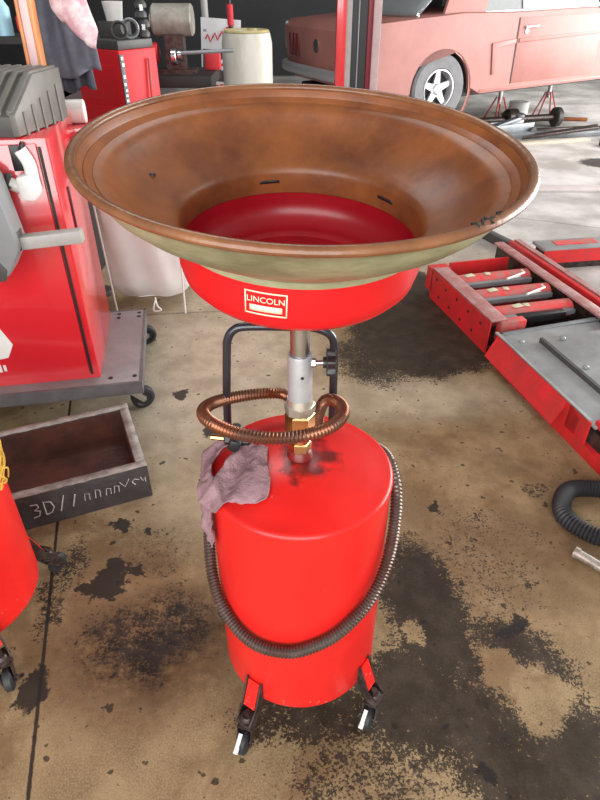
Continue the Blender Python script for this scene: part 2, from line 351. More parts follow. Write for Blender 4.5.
# ------------------------------------------------------------------ the oil drain
def arc(cx, cz, r, a0, a1, n):
    return [(cx + r * math.cos(R(a0 + (a1 - a0) * i / n)), cz + r * math.sin(R(a0 + (a1 - a0) * i / n))) for i in range(n + 1)]
def tank_profile(Rr):
    p = [(0, .114), (Rr - .05, .114)] + arc(Rr - .03, .144, .03, -80, 0, 6) + [(Rr, .30), (Rr, .50), (Rr, .692)]
    p += arc(Rr - .008, .692, .011, 0, 75, 5) + [(Rr - .012, .7035)]
    for i in range(1, 9):
        t = i / 8; r = (Rr - .012) * (1 - t); p.append((max(r, 0), .7035 + .032 * (1 - (1 - t) ** 2)))
    return p
def make_tank(parent, Rr):
    return B().lathe(tank_profile(Rr), 72).done('tank', RED, parent)
def caster(parent, az, spin, Rr, lever=True):
    """tank foot: gusset, swivel housing, fork, wheel and brake lever"""
    A = Matrix.Rotation(az, 4, 'Z')
    b = B()
    pr = [(Rr - .012, 0, .20), (Rr + .004, 0, .20), (Rr + .030, 0, .122), (Rr + .055, 0, .094), (Rr + .055, 0, .080), (Rr - .012, 0, .118)]
    for sy in (-.021, .017): b.prism([(x, sy, z) for x, _, z in pr], (0, .004, 0))
    b.box((Rr + .034, 0, .092), (.044, .038, .006))
    br = b.done('caster_bracket', GREASE, parent, A)
    b = B(); b.prism([(Rr - .004, -.015, .190), (Rr + .004, -.015, .196), (Rr + .029, -.015, .124), (Rr + .023, -.015, .116)], (0, .030, 0))
    b.done('gusset', RED, br, A)
    S = A @ Matrix.Translation((Rr + .036, 0, 0)) @ Matrix.Rotation(spin, 4, 'Z')
    B().cyl((0, 0, .076), (0, 0, .104), .021, .016, 18, .004).cyl((0, 0, .1), (0, 0, .116), .008, .007, 8).done('swivel_housing', GREASE, br, S)
    b = B()
    for sy in (-.017, .017):
        b.prism([(-.02, sy - .0015, .08), (.02, sy - .0015, .08), (.034, sy - .0015, .026), (.022, sy - .0015, .018)], (0, .003, 0))
    b.box((0, 0, .079), (.044, .037, .005)); b.cyl((.024, -.022, .031), (.024, .022, .031), .005, seg=10)
    b.done('fork', GREASE, br, S)
    b = B(); b.lathe([(0, -.011), (.012, -.012), (.025, -.011), (.031, -.007), (.031, .007), (.025, .011), (.012, .012), (0, .011)], 28, Matrix.Translation((.024, 0, .0315)) @ Matrix.Rotation(PI / 2, 4, 'X'))
    b.done('wheel', RUBBER, br, S)
    if lever:
        b = B(); b.box((.042, -.006, .060), (.030, .009, .003), Euler((0, R(28), 0))); b.box((.060, -.006, .050), (.014, .011, .004), Euler((0, R(10), 0)), .001)
        b.done('brake_lever', WHITEM, br, S)
    return br

T = thing('oil_drain', 'red rolling oil drain with wide rusty brown bowl, in the middle of the floor', 'oil drain')
make_tank(T, .182)
for az, sp in ((236, 16), (324, -80), (55, 30), (145, 10)): caster(T, R(az), R(sp), .182)
# neck, brass fittings, pole
B().cyl((0, 0, .728), (0, 0, .752), .026, .023, 24, .004).done('neck', RED, T)
B().cyl((0, 0, .75), (0, 0, .772), .0225, seg=6, bev=.002).cyl((0, 0, .772), (0, 0, .792), .019, seg=20).cyl((0, 0, .79), (0, 0, .838), .0285, seg=6, bev=.003).done('brass_fitting', BRASS, T)
B().cyl((0, 0, .838), (0, 0, .862), .029, seg=8, bev=.004).cyl((0, 0, .86), (0, 0, .872), .0255, .0235, 24).done('locknut', mat('worn_nut', (.66, .62, .52), .35, .8, var=.2, vscale=40), T)
b = B(); b.lathe([(.0175, .87), (.0222, .866), (.0222, .958), (.0212, .963), (.0178, .963), (.0175, .95)], 32)
sl = b.done('sleeve', GALV, T)
B().cyl((.004, -.0205, .926), (.004, -.0228, .926), .003, seg=12).done('pin_hole', BLACK, sl)
B().cyl((0, 0, .87), (0, 0, 1.105), .0172, seg=28).done('pole', CHROME, T)
b = B(); b.cyl((.02, -.002, .945), (.05, -.006, .949), .0045, seg=12); b.cyl((.021, -.002, .945), (.028, -.003, .946), .009, seg=6)
kn = b.done('clamp_screw', CHROME, T)
b = B()
ax = Matrix.Translation((.046, -.0055, .9485)) @ Matrix.Rotation(PI / 2, 4, 'Y')
pr = []
for i in range(48):
    a = 2 * PI * i / 48; r = .0235 + .0035 * math.cos(6 * a); pr.append((r * math.cos(a), r * math.sin(a), 0))
b.prism(pr, (0, 0, .016), .002); b.cyl((0, 0, -.006), (0, 0, 0), .010, seg=16)
b.done('knob', BLACK, T, ax)
# handle: bent black pipe behind the pole
hp = catmull([(-.154, .115, .705), (-.150, .115, .80), (-.143, .115, .90), (-.140, .115, .925), (-.128, .115, .946), (-.10, .115, .955), (0, .117, .953), (.03, .118, .95), (.058, .119, .935), (.067, .12, .905), (.068, .122, .82), (.069, .125, .705)], 6)
B().tube(hp, .0085, 14).done('handle', PIPE, T)
# valve on the shoulder
b = B(); b.cyl((-.150, .03, .752), (-.098, .027, .752), .0135, seg=8, bev=.003); b.cyl((-.125, .026, .725), (-.125, .026, .785), .010, .012, seg=12, bev=.002)
b.box((-.128, .015, .752), (.022, .03, .026), Euler((0, .4, 0)), .004)
vb = b.done('drain_valve', BLACK, T)
B().cyl((-.176, .033, .753), (-.149, .03, .752), .006, seg=8).done('valve_stem', BRASS, vb)
B().cyl((-.1, .027, .752), (-.082, .026, .751), .008, seg=6).done('valve_nut', BRASS, vb)
# metal hose: one ring round the fittings, then a long loop round the tank
ring = [(-.01, .135, .708), (-.012, .142, .745), (-.03, .150, .772), (-.07, .153, .775), (-.13, .130, .782), (-.175, .09, .795), (-.188, .04, .81), (-.167, -.01, .822), (-.117, -.048, .826), (-.055, -.064, .827), (.010, -.055, .826), (.055, -.026, .822), (.080, .018, .815), (.082, .062, .807), (.066, .098, .797), (.050, .118, .778), (.04, .122, .745), (.038, .122, .708)]
def hose_obj(name, pts, r, m, parent, step=.0062, depth=.24, seg=14):
    P = resample(catmull(pts, 14), step / 2)
    return B().tube(P, lambda i: r * (1 + depth * (.5 if i % 2 else -.5)), seg).done(name, m, parent, angle=75)
hose_obj('coiled_hose', ring, .0115, COPPER, T, .0068, .26)
loop = [(.03, .202, .60), (.12, .18, .62), (.183, .095, .665), (.2018, .01, .66), (.2005, -.045, .60), (.184, -.093, .525), (.145, -.148, .47), (.08, -.189, .42), (.02, -.205, .393), (-.03, -.204, .377), (-.092, -.185, .373), (-.141, -.150, .388), (-.180, -.1, .42), (-.2005, -.04, .475), (-.202, .03, .55), (-.178, .10, .61), (-.11, .176, .62)]
loop = [(x * .962, y * .962, z) for x, y, z in loop]
hose_obj('drain_hose', loop, .0118, LHOSE, T, .0070, .26)
# funnel pan and bowl, both tipped a little towards the front
TILT = Matrix.Translation((.0055, 0, 1.305)) @ Matrix.Rotation(R(6.0), 4, 'X') @ Matrix.Rotation(R(2.0), 4, 'Y') @ Matrix.Translation((0, 0, -1.305))
p = [(0, 1.092), (.10, 1.094), (.150, 1.099), (.172, 1.106), (.184, 1.120), (.189, 1.140), (.190, 1.186), (.1865, 1.186)]
pan = B().lathe(p, 96).done('funnel_pan', REDP, T, TILT)
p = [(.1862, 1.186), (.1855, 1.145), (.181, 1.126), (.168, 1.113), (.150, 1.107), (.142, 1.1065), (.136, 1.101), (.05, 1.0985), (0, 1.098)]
pin = B().lathe(p, 96).done('pan_inside', mat('shaded_red_pan_inside', (.40, .006, .016), .3, var=.25, vscale=7), pan, TILT)  # shade inside the pan put into the colour as darker red
pin['label'] = 'inside of the pan with shade painted in as darker red'
inner = [(.1862, 1.160), (.1838, 1.162), (.1835, 1.194), (.186, 1.2025), (.193, 1.209), (.205, 1.2155), (.225, 1.227), (.246, 1.243), (.260, 1.2575), (.268, 1.269), (.272, 1.2745), (.276, 1.278), (.281, 1.2805), (.290, 1.2835), (.2915, 1.2828), (.293, 1.2845), (.301, 1.290), (.3025, 1.2892), (.304, 1.2925), (.308, 1.299), (.311, 1.3035)]
outer = [(.314, 1.297), (.310, 1.292), (.304, 1.288), (.300, 1.281), (.296, 1.272), (.286, 1.258), (.267, 1.241), (.240, 1.223), (.212, 1.2075), (.199, 1.199), (.1935, 1.194), (.1935, 1.185), (.1895, 1.183)]
bowl = B().lathe(inner, 128).done('bowl_inside', BROWN, T, TILT)
B().lathe(outer, 128).done('bowl_outside', CREAM, T, TILT)
B().lathe([(.3155 + .0075 * math.cos(a), 1.302 + .0065 * math.sin(a)) for a in [2 * PI * i / 14 for i in range(15)]], 128).done('bowl_rim', LIP, T, TILT)
for az in (102, 33):
    b = B(); b.grid(lambda u, v: Vector((.1828 * math.cos(R(az + 11 * u)), .1828 * math.sin(R(az + 11 * u)), 1.180 + .005 * v)), 8, 1)
    b.done('oil_slot', BLACK, T, TILT, solid=.0006)
b = B()
for i in range(16):
    a = R(311 + random.uniform(-5, 5)); r = .3155 + random.uniform(-.006, .005)
    b.box((r * math.cos(a), r * math.sin(a), 1.3075), (random.uniform(.003, .008), random.uniform(.0015, .0035), .002), Euler((0, 0, random.uniform(0, 3))))
b.done('scraped_marks', BLACK, T, TILT)
for rr, zz in ((.235, 1.235),):
    B().lathe([(0, .006), (.004, .004), (.005, 0), (0, -.002)], 12).done('rivet', GREASE, T, TILT @ Matrix.Translation((.235 * math.cos(R(168)), .235 * math.sin(R(168)), 1.2345)))
# maker's label wrapped on the pan
def on_pan(px, pz, lift=.0004):
    a = -PI / 2 + px / .19
    return Vector(((.19 + lift) * math.cos(a), (.19 + lift) * math.sin(a), 1.1555 + pz))
def pan_patch(b, x0, x1, z0, z1, n=6, lift=.0005):
    b.grid(lambda u, v: on_pan(x0 + (x1 - x0) * u - .047, z0 + (z1 - z0) * v, lift), n, 1)
b = B()
w, h = .0300, .0180
pan_patch(b, -w, w, h - .0022, h); pan_patch(b, -w, w, -h, -h + .0022); pan_patch(b, -w, -w + .002, -h, h, 1); pan_patch(b, w - .002, w, -h, h, 1)
pan_patch(b, -.023, .023, -.0125, -.0030)
lb = b.done('maker_label', STICK, T, TILT, solid=.0003)
cu = text_mesh('label_lettering', 'LINCOLN', .0126, STICK, lb, Matrix(), .0001)
for v in cu.data.vertices:
    v.co = TILT @ on_pan(v.co.x - .047, v.co.y + .0055, .0007 + v.co.z)

# rag thrown over the valve and the shoulder
def tank_skin(x, y, off):
    """a point over the tank shoulder: inside the radius on the dome, beyond it down the wall"""
    d = math.hypot(x, y); Rr = .182
    if d <= Rr: return Vector((x, y, .7035 + .032 * (1 - (d / Rr) ** 2) + off))
    s_ = d - Rr; return Vector((x / d * (Rr + off + .004), y / d * (Rr + off + .004), .70 - s_))
def rag_band(b, A, D, amp, nu=34, nv=16, fq=1.6, ph=0., off=.005):
    P = catmull([(*p, 0) for p in A], 10); Q = catmull([(*p, 0) for p in D], 10)
    def fn(u, v):
        i = u * (len(P) - 1); k = min(int(i), len(P) - 2); f = i - k
        a = P[k].lerp(P[k + 1], f); c = Q[k].lerp(Q[k + 1], f); q = a.lerp(c, v)
        w = math.sin(PI * min(1, max(0, u))) ** .6
        fold = amp * (.5 + .5 * math.sin(fq * 2 * PI * (v + .25 * u) + ph)) * (.15 + .85 * w)
        fold += .010 * noise.noise(Vector((q.x * 28, q.y * 28, ph))) + .004 * noise.noise(Vector((q.x * 90, q.y * 90, ph + 5)))
        return tank_skin(q.x, q.y, off + max(fold, -.002))
    b.grid(fn, nu, nv)
b = B()
# main sheet from the valve forward to the shoulder, (x, y) measured over the skin
rag_band(b, [(-.122, .035), (-.138, -.01), (-.160, -.055), (-.166, -.095), (-.160, -.112)], [(-.064, .025), (-.062, -.03), (-.055, -.075), (-.060, -.110), (-.075, -.120)], .015, 44, 26, 1.5, .4)
# side loop running out to the left edge and back
rag_band(b, [(-.112, .050), (-.155, .058), (-.19, .03), (-.196, -.03), (-.186, -.09)], [(-.112, .022), (-.142, .032), (-.166, .01), (-.170, -.035), (-.145, -.075)], .012, 38, 12, 1., 1.3)
# tail hanging down the wall
rag_band(b, [(-.146, -.085), (-.176, -.105), (-.222, -.130), (-.262, -.145), (-.275, -.145)], [(-.188, -.025), (-.206, -.045), (-.255, -.065), (-.295, -.09), (-.30, -.105)], .012, 36, 14, 1.2, 2.2)
rg = b.done('rag', MAUVE, None, solid=.0022, angle=80)
tag(rg, 'crumpled mauve cloth rag draped over the shoulder of the red oil drain tank', 'rag')

# second drain, cut by the left edge
T2 = thing('oil_drain', 'red round oil tank on casters cut off by the left edge', 'oil drain', (-.915, .135, 0))
make_tank(T2, .195)
for az, sp in ((46, 20), (-46, -20), (138, 30), (228, 10)): caster(T2, R(az), R(sp), .195, False)
B().cyl((0, 0, .728), (0, 0, .79), .026, .023, 24, .004).done('neck', BRASS, T2)
b = B()
for i in range(14):
    x = .105 + random.uniform(-.03, .03); y = .10 + random.uniform(-.03, .03)
    pts = [Vector((x + random.uniform(-.05, .08), y + random.uniform(-.05, .05), .735 + random.uniform(0, .02))) for _ in range(4)]
    pts = [Vector((q.x, q.y, max(q.z, .7035 + .032 * (1 - (math.hypot(q.x, q.y) / .195) ** 2) + .004))) for q in pts]
    b.tube(catmull(pts, 5), .0022, 6)
for i in range(7):
    j = lambda a: random.uniform(-a, a)
    b.tube(catmull([(.10, .09, .738), (.17 + j(.01), .075 + j(.02), .722), (.200, .068 + j(.02), .69), (.204, .062 + j(.02), .60), (.202, .045 + j(.025), .545), (.203 + abs(j(.006)), .03 + j(.03), .52 + j(.015)), (.202, .03 + j(.03), .50)], 6), .0022, 6)
o = b.done('frayed_cord', YELLOW); o.location = (-.915, .135, 0)
tag(o, 'frayed yellow cord hanging over the side of the red tank at the left edge', 'cord')

# ------------------------------------------------------------------ trough
TR = thing('trough', 'long open black trough with chalk marks, on the floor by the red cabinet', 'trough', (-.52, .645, 0), R(23))
LN, DP, HT, TH = .95, .40, .14, .034
b = B(); b.box((-LN / 2, TH / 2, HT / 2), (LN, TH, HT), bev=.004); b.box((-LN / 2, DP - TH / 2, HT / 2), (LN, TH, HT), bev=.004)
b.box((-TH / 2, DP / 2, HT / 2), (TH, DP - 2 * TH, HT)); b.box((-LN + TH / 2, DP / 2, HT / 2), (TH, DP - 2 * TH, HT))
b.done('side_board', TROUGHO, TR)
b = B()
for (x0, y0, x1, y1, n) in ((-LN, .002, 0, TH - .001, 46), (-LN, DP - TH + .001, 0, DP - .002, 46)):
    b.grid(lambda u, v: Vector((x0 + (x1 - x0) * u, y0 + (y1 - y0) * v + .004 * noise.noise(Vector((u * 30, v * 2, y0))), HT + .002 + .002 * noise.noise(Vector((u * 20, v * 3, 2))))), n, 2)
for x0 in (-TH, -LN):
    b.grid(lambda u, v: Vector((x0 + .001 + (TH - .002) * u, TH + (DP - 2 * TH) * v, HT + .002 + .002 * noise.noise(Vector((u * 3, v * 20, 2))))), 2, 24)
b.done('scuffed_rim', TROUGHT, TR, solid=.004, offset=-1)
b = B(); b.box((-LN / 2, DP / 2, .012), (LN - 2 * TH, DP - 2 * TH, .02))
b.box((-LN / 2, DP - TH - .001, .076), (LN - 2 * TH, .003, .12)); b.box((-TH - .001, DP / 2, .076), (.003, DP - 2 * TH, .12)); b.box((-LN / 2, TH + .001, .076), (LN - 2 * TH, .003, .12))
b.done('oily_lining', TROUGHI, TR)
b = B()
def stroke(b, pts, r=.0022):
    b.tube([Vector((x, -.0005, z)) for x, z in pts], r, 5)
X = -.385
stroke(b, [(X, .10), (X + .02, .098), (X + .022, .085), (X + .008, .075), (X + .024, .068), (X + .018, .048), (X, .045)])
stroke(b, [(X + .04, .045), (X + .04, .102), (X + .062, .095), (X + .068, .07), (X + .058, .05), (X + .04, .045)])
stroke(b, [(X + .085, .045), (X + .105, .108)]); stroke(b, [(X + .125, .05), (X + .14, .10)])
for x0, s_ in ((.165, .03), (.20, .035), (.235, .028), (.262, .03)):
    stroke(b, [(X + x0, .06), (X + x0 + .004, .06 + s_), (X + x0 + .018, .062 + s_ * .8), (X + x0 + .016, .06)], .0014)
stroke(b, [(X + .285, .10), (X + .30, .075), (X + .318, .105)], .0016)
stroke(b, [(X + .335, .072), (X + .325, .088), (X + .335, .098), (X + .35, .09)], .0018); stroke(b, [(X + .355, .1), (X + .362, .08), (X + .372, .095), (X + .37, .075)], .0018)
b.done('chalk_writing', CHALK, TR)

# ------------------------------------------------------------------ cabinet with measuring gear
CB = thing('equipment_cabinet', 'tall red equipment cabinet on a dark rolling base at the left', 'cabinet', (-.64, 1.135, 0), R(10.5))
CX = -.165; CW = .80; CD = .56; CH = .915; ZB = .165
b = B(); b.box((-.5, -.006, .14), (1.0, .012, .055)); b.box((-.006, .33, .14), (.012, .66, .055)); b.box((-.5, .654, .14), (1., .012, .055))
b.done('base_skirt', BASEGREY, CB)
b = B(); b.box((-.5, .33, .163), (1.0, .664, .008), bev=.002); bp_ = b.done('base_plate', PLATEGREY, CB)
for x, y in ((-.03, .04), (-.03, .62), (-.125, .04), (-.125, .62), (-.03, .58), (-.125, .58)): B().cyl((x, y, .166), (x, y, .1695), .009, seg=12).done('bolt_hole', BLACK, bp_)
B().box((CX - CW / 2, .055 + CD / 2, ZB + CH / 2), (CW, CD, CH), bev=.008).done('body', REDC, CB)
dr_ = B().box((CX - .036 - (CW - .08) / 2, .052, ZB + CH / 2 + .01), (CW - .08, .012, CH - .05), bev=.004).done('door', REDC, CB)
B().box((CX - .029, .051, ZB + CH / 2), (.008, .010, CH - .05)).done('door_gap', BLACK, CB)
for x_, z_, h_ in ((-.105, .86, .08), (-.13, .575, .03)): B().box((CX + x_, .044, ZB + z_), (.03, .01, h_), bev=.002).done('hanger_clip', BLACK, dr_)
B().box((CX + .002, .21, ZB + .63), (.012, .014, .18), bev=.003).done('side_pull', mat('dark_maroon', (.12, .02, .03), .5), CB)
# emblem, half cut by the frame
b = B(); hx = [(-.075, .075), (.0, .075), (.045, .045), (.075, -.03), (.045, -.085), (-.06, -.10), (-.1, .0)]
b.prism([(-.53 + x, .0445, .385 + z) for x, z in hx], (0, .003, 0)); em = b.done('emblem', WHITEP, dr_)
b = B(); hx = [(-.07, .06), (.005, .06), (.012, .03), (-.02, -.06), (-.06, -.07)]
b.prism([(-.53 + x, .0425, .385 + z) for x, z in hx], (0, .003, 0)); b.done('emblem_centre', HEADGREY, em)
for x, w_ in ((-.57, .018), (-.545, .010), (-.527, .012), (-.509, .010)): B().box((x, .0445, .255), (w_, .003, .032 if w_ > .01 else .026)).done('emblem_letter', WHITEP, dr_)
B().box((-.20, .715, .99), (.24, .20, .03), bev=.004).done('rear_shelf', REDC, CB)
def base_caster(x, y, spin):
    S = Matrix.Translation((x, y, 0)) @ Matrix.Rotation(spin, 4, 'Z')
    b = B(); b.box((0, 0, .108), (.07, .06, .008))
    for sy in (-.024, .024): b.prism([(-.025, sy - .002, .108), (.025, sy - .002, .108), (.052, sy - .002, .045), (.036, sy - .002, .038)], (0, .004, 0))
    b.cyl((.042, -.028, .05), (.042, .028, .05), .006, seg=10)
    f = b.done('caster_fork', CHROME, CB, S)
    w = B().lathe([(0, -.012), (.03, -.014), (.034, -.02), (.045, -.018), (.05, -.010), (.05, .010), (.045, .018), (.034, .02), (.03, .014), (0, .012)], 32, Matrix.Translation((.042, 0, .05)) @ Matrix.Rotation(PI / 2, 4, 'X')).done('wheel', RUBBER, f, S)
    B().lathe([(0, -.016), (.012, -.016), (.014, -.010), (.014, .010), (.012, .016), (0, .016)], 20, Matrix.Translation((.042, 0, .05)) @ Matrix.Rotation(PI / 2, 4, 'X')).done('hub', CHROME, w, S)
base_caster(-.055, .045, R(20)); base_caster(-.055, .60, R(15)); base_caster(-.90, .045, R(-30)); base_caster(-.90, .60, R(40))

# ribbed device on top of the cabinet
RT = thing('ribbed_case', 'charcoal case with a grey ribbed top, lying on top of the red cabinet', 'device', (-.89, 1.15, ZB + CH), R(-8))
b = B(); sec = [(0, 0), (0, .062), (.16, .155), (.34, .155), (.34, 0)]
b.prism([(-.62, y, z) for y, z in sec], (.60, 0, 0), .004); b.done('case', CHAR, RT)
b = B()
for i in range(14):
    x = -.035 - i * .040
    b.prism([(x, .004, .06), (x, .008, .078), (x, .165, .172), (x, .335, .172), (x, .335, .150), (x, .16, .150)], (.022, 0, 0), .003)
b.prism([(-.024, -.002, .004), (-.024, -.002, .068), (-.024, .16, .165), (-.024, .34, .165), (-.024, .34, .004)], (.022, 0, 0), .003)
for i in range(5): b.box((-.002, .05 + i * .06, .035 + i * .006), (.008, .012, .07 + i * .012))
b.done('ribs', RIBG, RT)

# measuring head hanging on the front of the cabinet
MH = thing('measuring_head', 'grey plastic measuring head with horizontal arm, hung on the front of the red cabinet', 'instrument', (-.92, .985, .70), R(8))
b = B(); b.prism([(-.22, -.06, .02), (-.035, -.06, .0), (.022, -.06, .09), (.0, -.06, .31), (-.05, -.06, .35), (-.22, -.06, .37)], (0, .12, 0), .012); hd = b.done('housing', HEADGREY, MH)
B().box((-.045, -.061, .275), (.075, .006, .07), Euler((0, R(-28), 0)), .002).done('display_window', BLACK, hd)
B().prism([(-.22, -.063, .0), (-.045, -.063, -.01), (-.03, -.063, .03), (-.1, -.063, .14), (-.22, -.063, .19)], (0, .03, 0), .004).done('lower_panel', CHAR, hd)
B().box((.110, .0, .105), (.205, .045, .042), Euler((0, R(-4), 0)), .005).done('arm', ARMGREY, MH)
B().box((.010, .0, .108), (.02, .055, .06), None, .004).done('arm_collar', CHAR, MH)
HK = thing('hook_clamp', 'white curved hook-shaped clamp hanging on the red cabinet door above the grey arm', 'clamp', (-.875, 1.083, .935), R(8))
b = B()
b.tube(catmull([(.0, 0, .125), (.015, 0, .09), (.018, 0, .06), (.012, 0, .02), (-.02, 0, .01), (-.055, 0, .025)], 8), lambda i: .02, 12)
b.prism([(-.03, -.03, .05), (.035, -.03, .06), (.038, -.03, -.005), (.015, -.03, -.03), (-.03, -.03, -.025)], (0, .05, 0), .012)
b.done('clamp_body', WHITEP, HK)
B().cyl((.0, 0, .115), (.0, .04, .135), .009, seg=12).done('strap', BLACK, HK)
B().cyl((-.058, -.012, .01), (-.058, .012, .05), .014, seg=14).done('clamp_tip', CHAR, HK)

# paper towel at the back of the cabinet
b = B(); b.cyl((-.06, 0, 0), (.07, 0, .0), .045, seg=24, bev=.004); o = b.done('paper_roll', WHITEP); o.location = (-.97, 1.72, 1.05 + ZB); o.rotation_euler = (0, 0, R(12))
o.location = (-.955, 1.80, 1.051)
tag(o, 'white paper towel roll lying on the shelf behind the red cabinet', 'paper roll')

# white bag on a wire stand
BG = thing('rubbish_bag', 'white plastic bag hanging in a thin wire stand, behind the wide brown bowl', 'bag', (-.81, 2.22, 0), R(3))
def bagfn(u, v):
    a = 2 * PI * u; e = .90 + .1 * v - .25 * (1 - min(1, v * 6)) ** 2
    k = 1 + .05 * math.sin(9 * a + 3 * v) + .03 * noise.noise(Vector((math.cos(a) * 2, math.sin(a) * 2, v * 3)))
    c, s_ = math.cos(a), math.sin(a); q = (abs(c) ** 4 + abs(s_) ** 4) ** -.25
    return Vector((.24 * q * c * e * k, .15 * q * s_ * e * k, .075 + .62 * v + .012 * noise.noise(Vector((u * 9, v * 2, 4)))))
b = B(); b.grid(bagfn, 96, 26); b.grid(lambda u, v: Vector((bagfn(u, 0).x * v, bagfn(u, 0).y * v, .075)), 48, 6)
bmesh.ops.remove_doubles(b.bm, verts=b.bm.verts, dist=.0005)
bagm = b.done('bag', BAGW, BG, angle=80)
b = B(); b.tube(catmull([(.02, -.15, .09), (.03, -.17, .05), (.05, -.18, .03), (.01, -.185, .03), (.02, -.165, .08)], 5), .004, 6); b.done('drawstring', BAGW, bagm)
b = B()
for x, y in ((-.19, -.165), (.175, -.165), (-.19, .165), (.175, .165)): b.cyl((x, y, 0), (x * 1.1, y, .70), .005, seg=8)
b.tube([(-.215, -.165, .70), (.195, -.165, .70), (.195, .165, .70), (-.215, .165, .70)], .006, 8, closed=True)
b.done('wire_stand', WHITEM, BG)

# ------------------------------------------------------------------ lift runway on the right: local x across, local y away from the camera
LF = thing('alignment_runway', 'red alignment lift runway with rollers and grey slip plates, right of the oil drain', 'lift', (.748, 2.255, 0), R(13.8))
Hh = .165
b = B(); b.box((.004, -.31, Hh / 2), (.008, .66, Hh)); fr = b.done('side_rail', REDL, LF)
b = B(); b.box((.055, -.30, Hh), (.085, .66, .006), bev=.001); b.box((.02, -.31, Hh + .006), (.03, .66, .008)); b.done('rail_cap', mat('scuffed_pink_steel', (.52, .33, .32), .45, .3, vscale=14, col2=(.40, .14, .13)), LF)
for y, z in [(-.05, .135), (-.10, .05), (-.17, .125), (-.23, .05), (-.30, .13), (-.36, .045), (-.43, .125), (-.49, .05), (-.56, .125)]:
    b = B(); b.cyl((.002, y, z), (-.004, y, z), .0075, seg=8); b.done('bolt', BLACK, fr)
b = B(); b.box((.055, .045, .10), (.11, .08, .13)); b.box((.35, .13, .09), (.38, .012, .11)); b.box((.28, .0, .04), (.44, .012, .07)); b.done('end_block', REDL, LF)
for k_, y in enumerate((-.085, -.285, -.485)):
    b = B(); b.cyl((.09, y, .112), (.535, y, .112), .047, seg=28, bev=.003); b.cyl((.06, y, .112), (.56, y, .112), .014, seg=12); rl = b.done('roller', REDW, LF)
    B().box((.30, y - .062, .125), (.44, .030, .022)).done('roller_guard', SCRAP, rl)
    for x_, w_, r_ in ((.17 + .03 * k_, .055, .2), (.28, .03, -.2)): B().box((x_, y - .006, .1585), (w_, .034, .003), Euler((0, 0, r_)), .001).done('tape_patch', MASK, rl)
for y in (-.16, -.36):
    b = B(); b.tube([(.34, y - .035, .165), (.47, y + .01, .17), (.47, y + .04, .172)], .006, 8); b.tube([(.34, y - .035, .165), (.45, y + .012, .15)], .004, 8); b.done('lever', WHITEM, LF)
B().box((.30, -.25, .025), (.48, .66, .05)).done('tray_bottom', GREASE, LF)
PINKS = mat('scuffed_pink_steel', (.52, .33, .32))
b = B(); b.box((.565, -.32, Hh + .002), (.062, 1.25, .012), bev=.002); b.done('cross_bar', PINKS, LF)
B().box((.565, -.32, .075), (.012, 1.25, .15)).done('cross_bar_web', GREASE, LF)
b = B(); b.box((.675, -.26, Hh - .03), (.03, 1.2, .05), bev=.004); b.done('guide_rail', REDL, LF)
b = B(); b.box((.712, -.26, Hh - .005), (.035, 1.2, .012)); b.box((.70, -.26, .06), (.06, 1.2, .12)); b.done('guide_cap', PINKS, LF)
B().box((.33, -.555, .12), (.26, .045, .04), bev=.006).done('black_block', BLACK, LF)
b = B(); b.box((.125, -.625, .105), (.13, .05, .115), bev=.004); b.done('junction_box', REDW, LF)
b = B(); b.box((.42, -.690, .12), (.78, .03, .05), Euler((0, 0, R(4))), .003); b.done('stop_bar', SCRAP, LF)
# platform
PZ = .135
b = B(); b.box((.40, -1.075, PZ), (.80, .73, .012), bev=.002); b.done('slip_plate', STEEL, LF)
b = B(); b.box((.49, -1.13, PZ + .022), (.66, .62, .014), bev=.003); up_ = b.done('turn_plate', STEEL, LF)
b = B(); b.box((.158, -1.13, PZ + .018), (.014, .62, .022)); b.done('plate_edge', CHAR, up_)
for x, y, z in ((.075, -.80, PZ), (.24, -.86, PZ + .029), (.10, -1.36, PZ), (.19, -1.10, PZ + .029)):
    B().lathe([(.013, .005), (.012, .010), (.008, .013), (0, .014)], 14, Matrix.Translation((x, y, z)), True).done('plate_stud', SCRAP, LF)
b = B()
b.box((-.008, -1.06, .10), (.010, .66, .10))
b.prism([(-.003, -.735, PZ + .012), (-.012, -.735, PZ + .012), (-.060, -.735, .050), (-.052, -.735, .045)], (0, -.54, 0))
b.box((.0, -1.17, .025), (.03, .9, .05)); b.box((-.008, -1.36, .10), (.010, .12, .10))
b.done('ramp_side', REDL, LF)
B().box((-.004, -1.06, PZ + .016), (.014, .70, .010)).done('ramp_edge', STEEL, LF)
b = B(); b.box((.40, -1.14, .06), (.78, .9, .10)); b.done('platform_base', GREASE, LF)
for x in (.03, .10):
    b = B(); b.cyl((x, -1.50, PZ - .01), (x, -1.47, PZ + .03), .020, seg=16, bev=.003); b.box((x, -1.45, PZ + .01), (.04, .06, .03), None, .004); b.done('hinge', REDL, LF)

RL = thing('cross_rail', 'long grey topped red rail lying across the floor behind the lift rollers', 'rail', (1.50, 2.66, 0), R(10))
B().box((.75, .06, .13), (1.5, .16, .02), bev=.004).done('rail_top', STEEL, RL)
B().box((.75, -.02, .09), (1.5, .012, .08)).done('rail_face', REDL, RL)
B().box((.75, .06, .06), (1.46, .12, .12)).done('rail_core', GREASE, RL)
b = B(); b.box((.25, .07, .142), (.28, .07, .004)); b.done('red_strip', REDW, RL)
b = B(); b.box((0, 0, .03), (.06, .95, .06), bev=.006); o = b.done('steel_bar', CHAR); o.location = (1.28, 3.30, 0); o.rotation_euler = (0, 0, R(24))
tag(o, 'dark square steel bar on the floor just behind the lift rollers', 'bar')

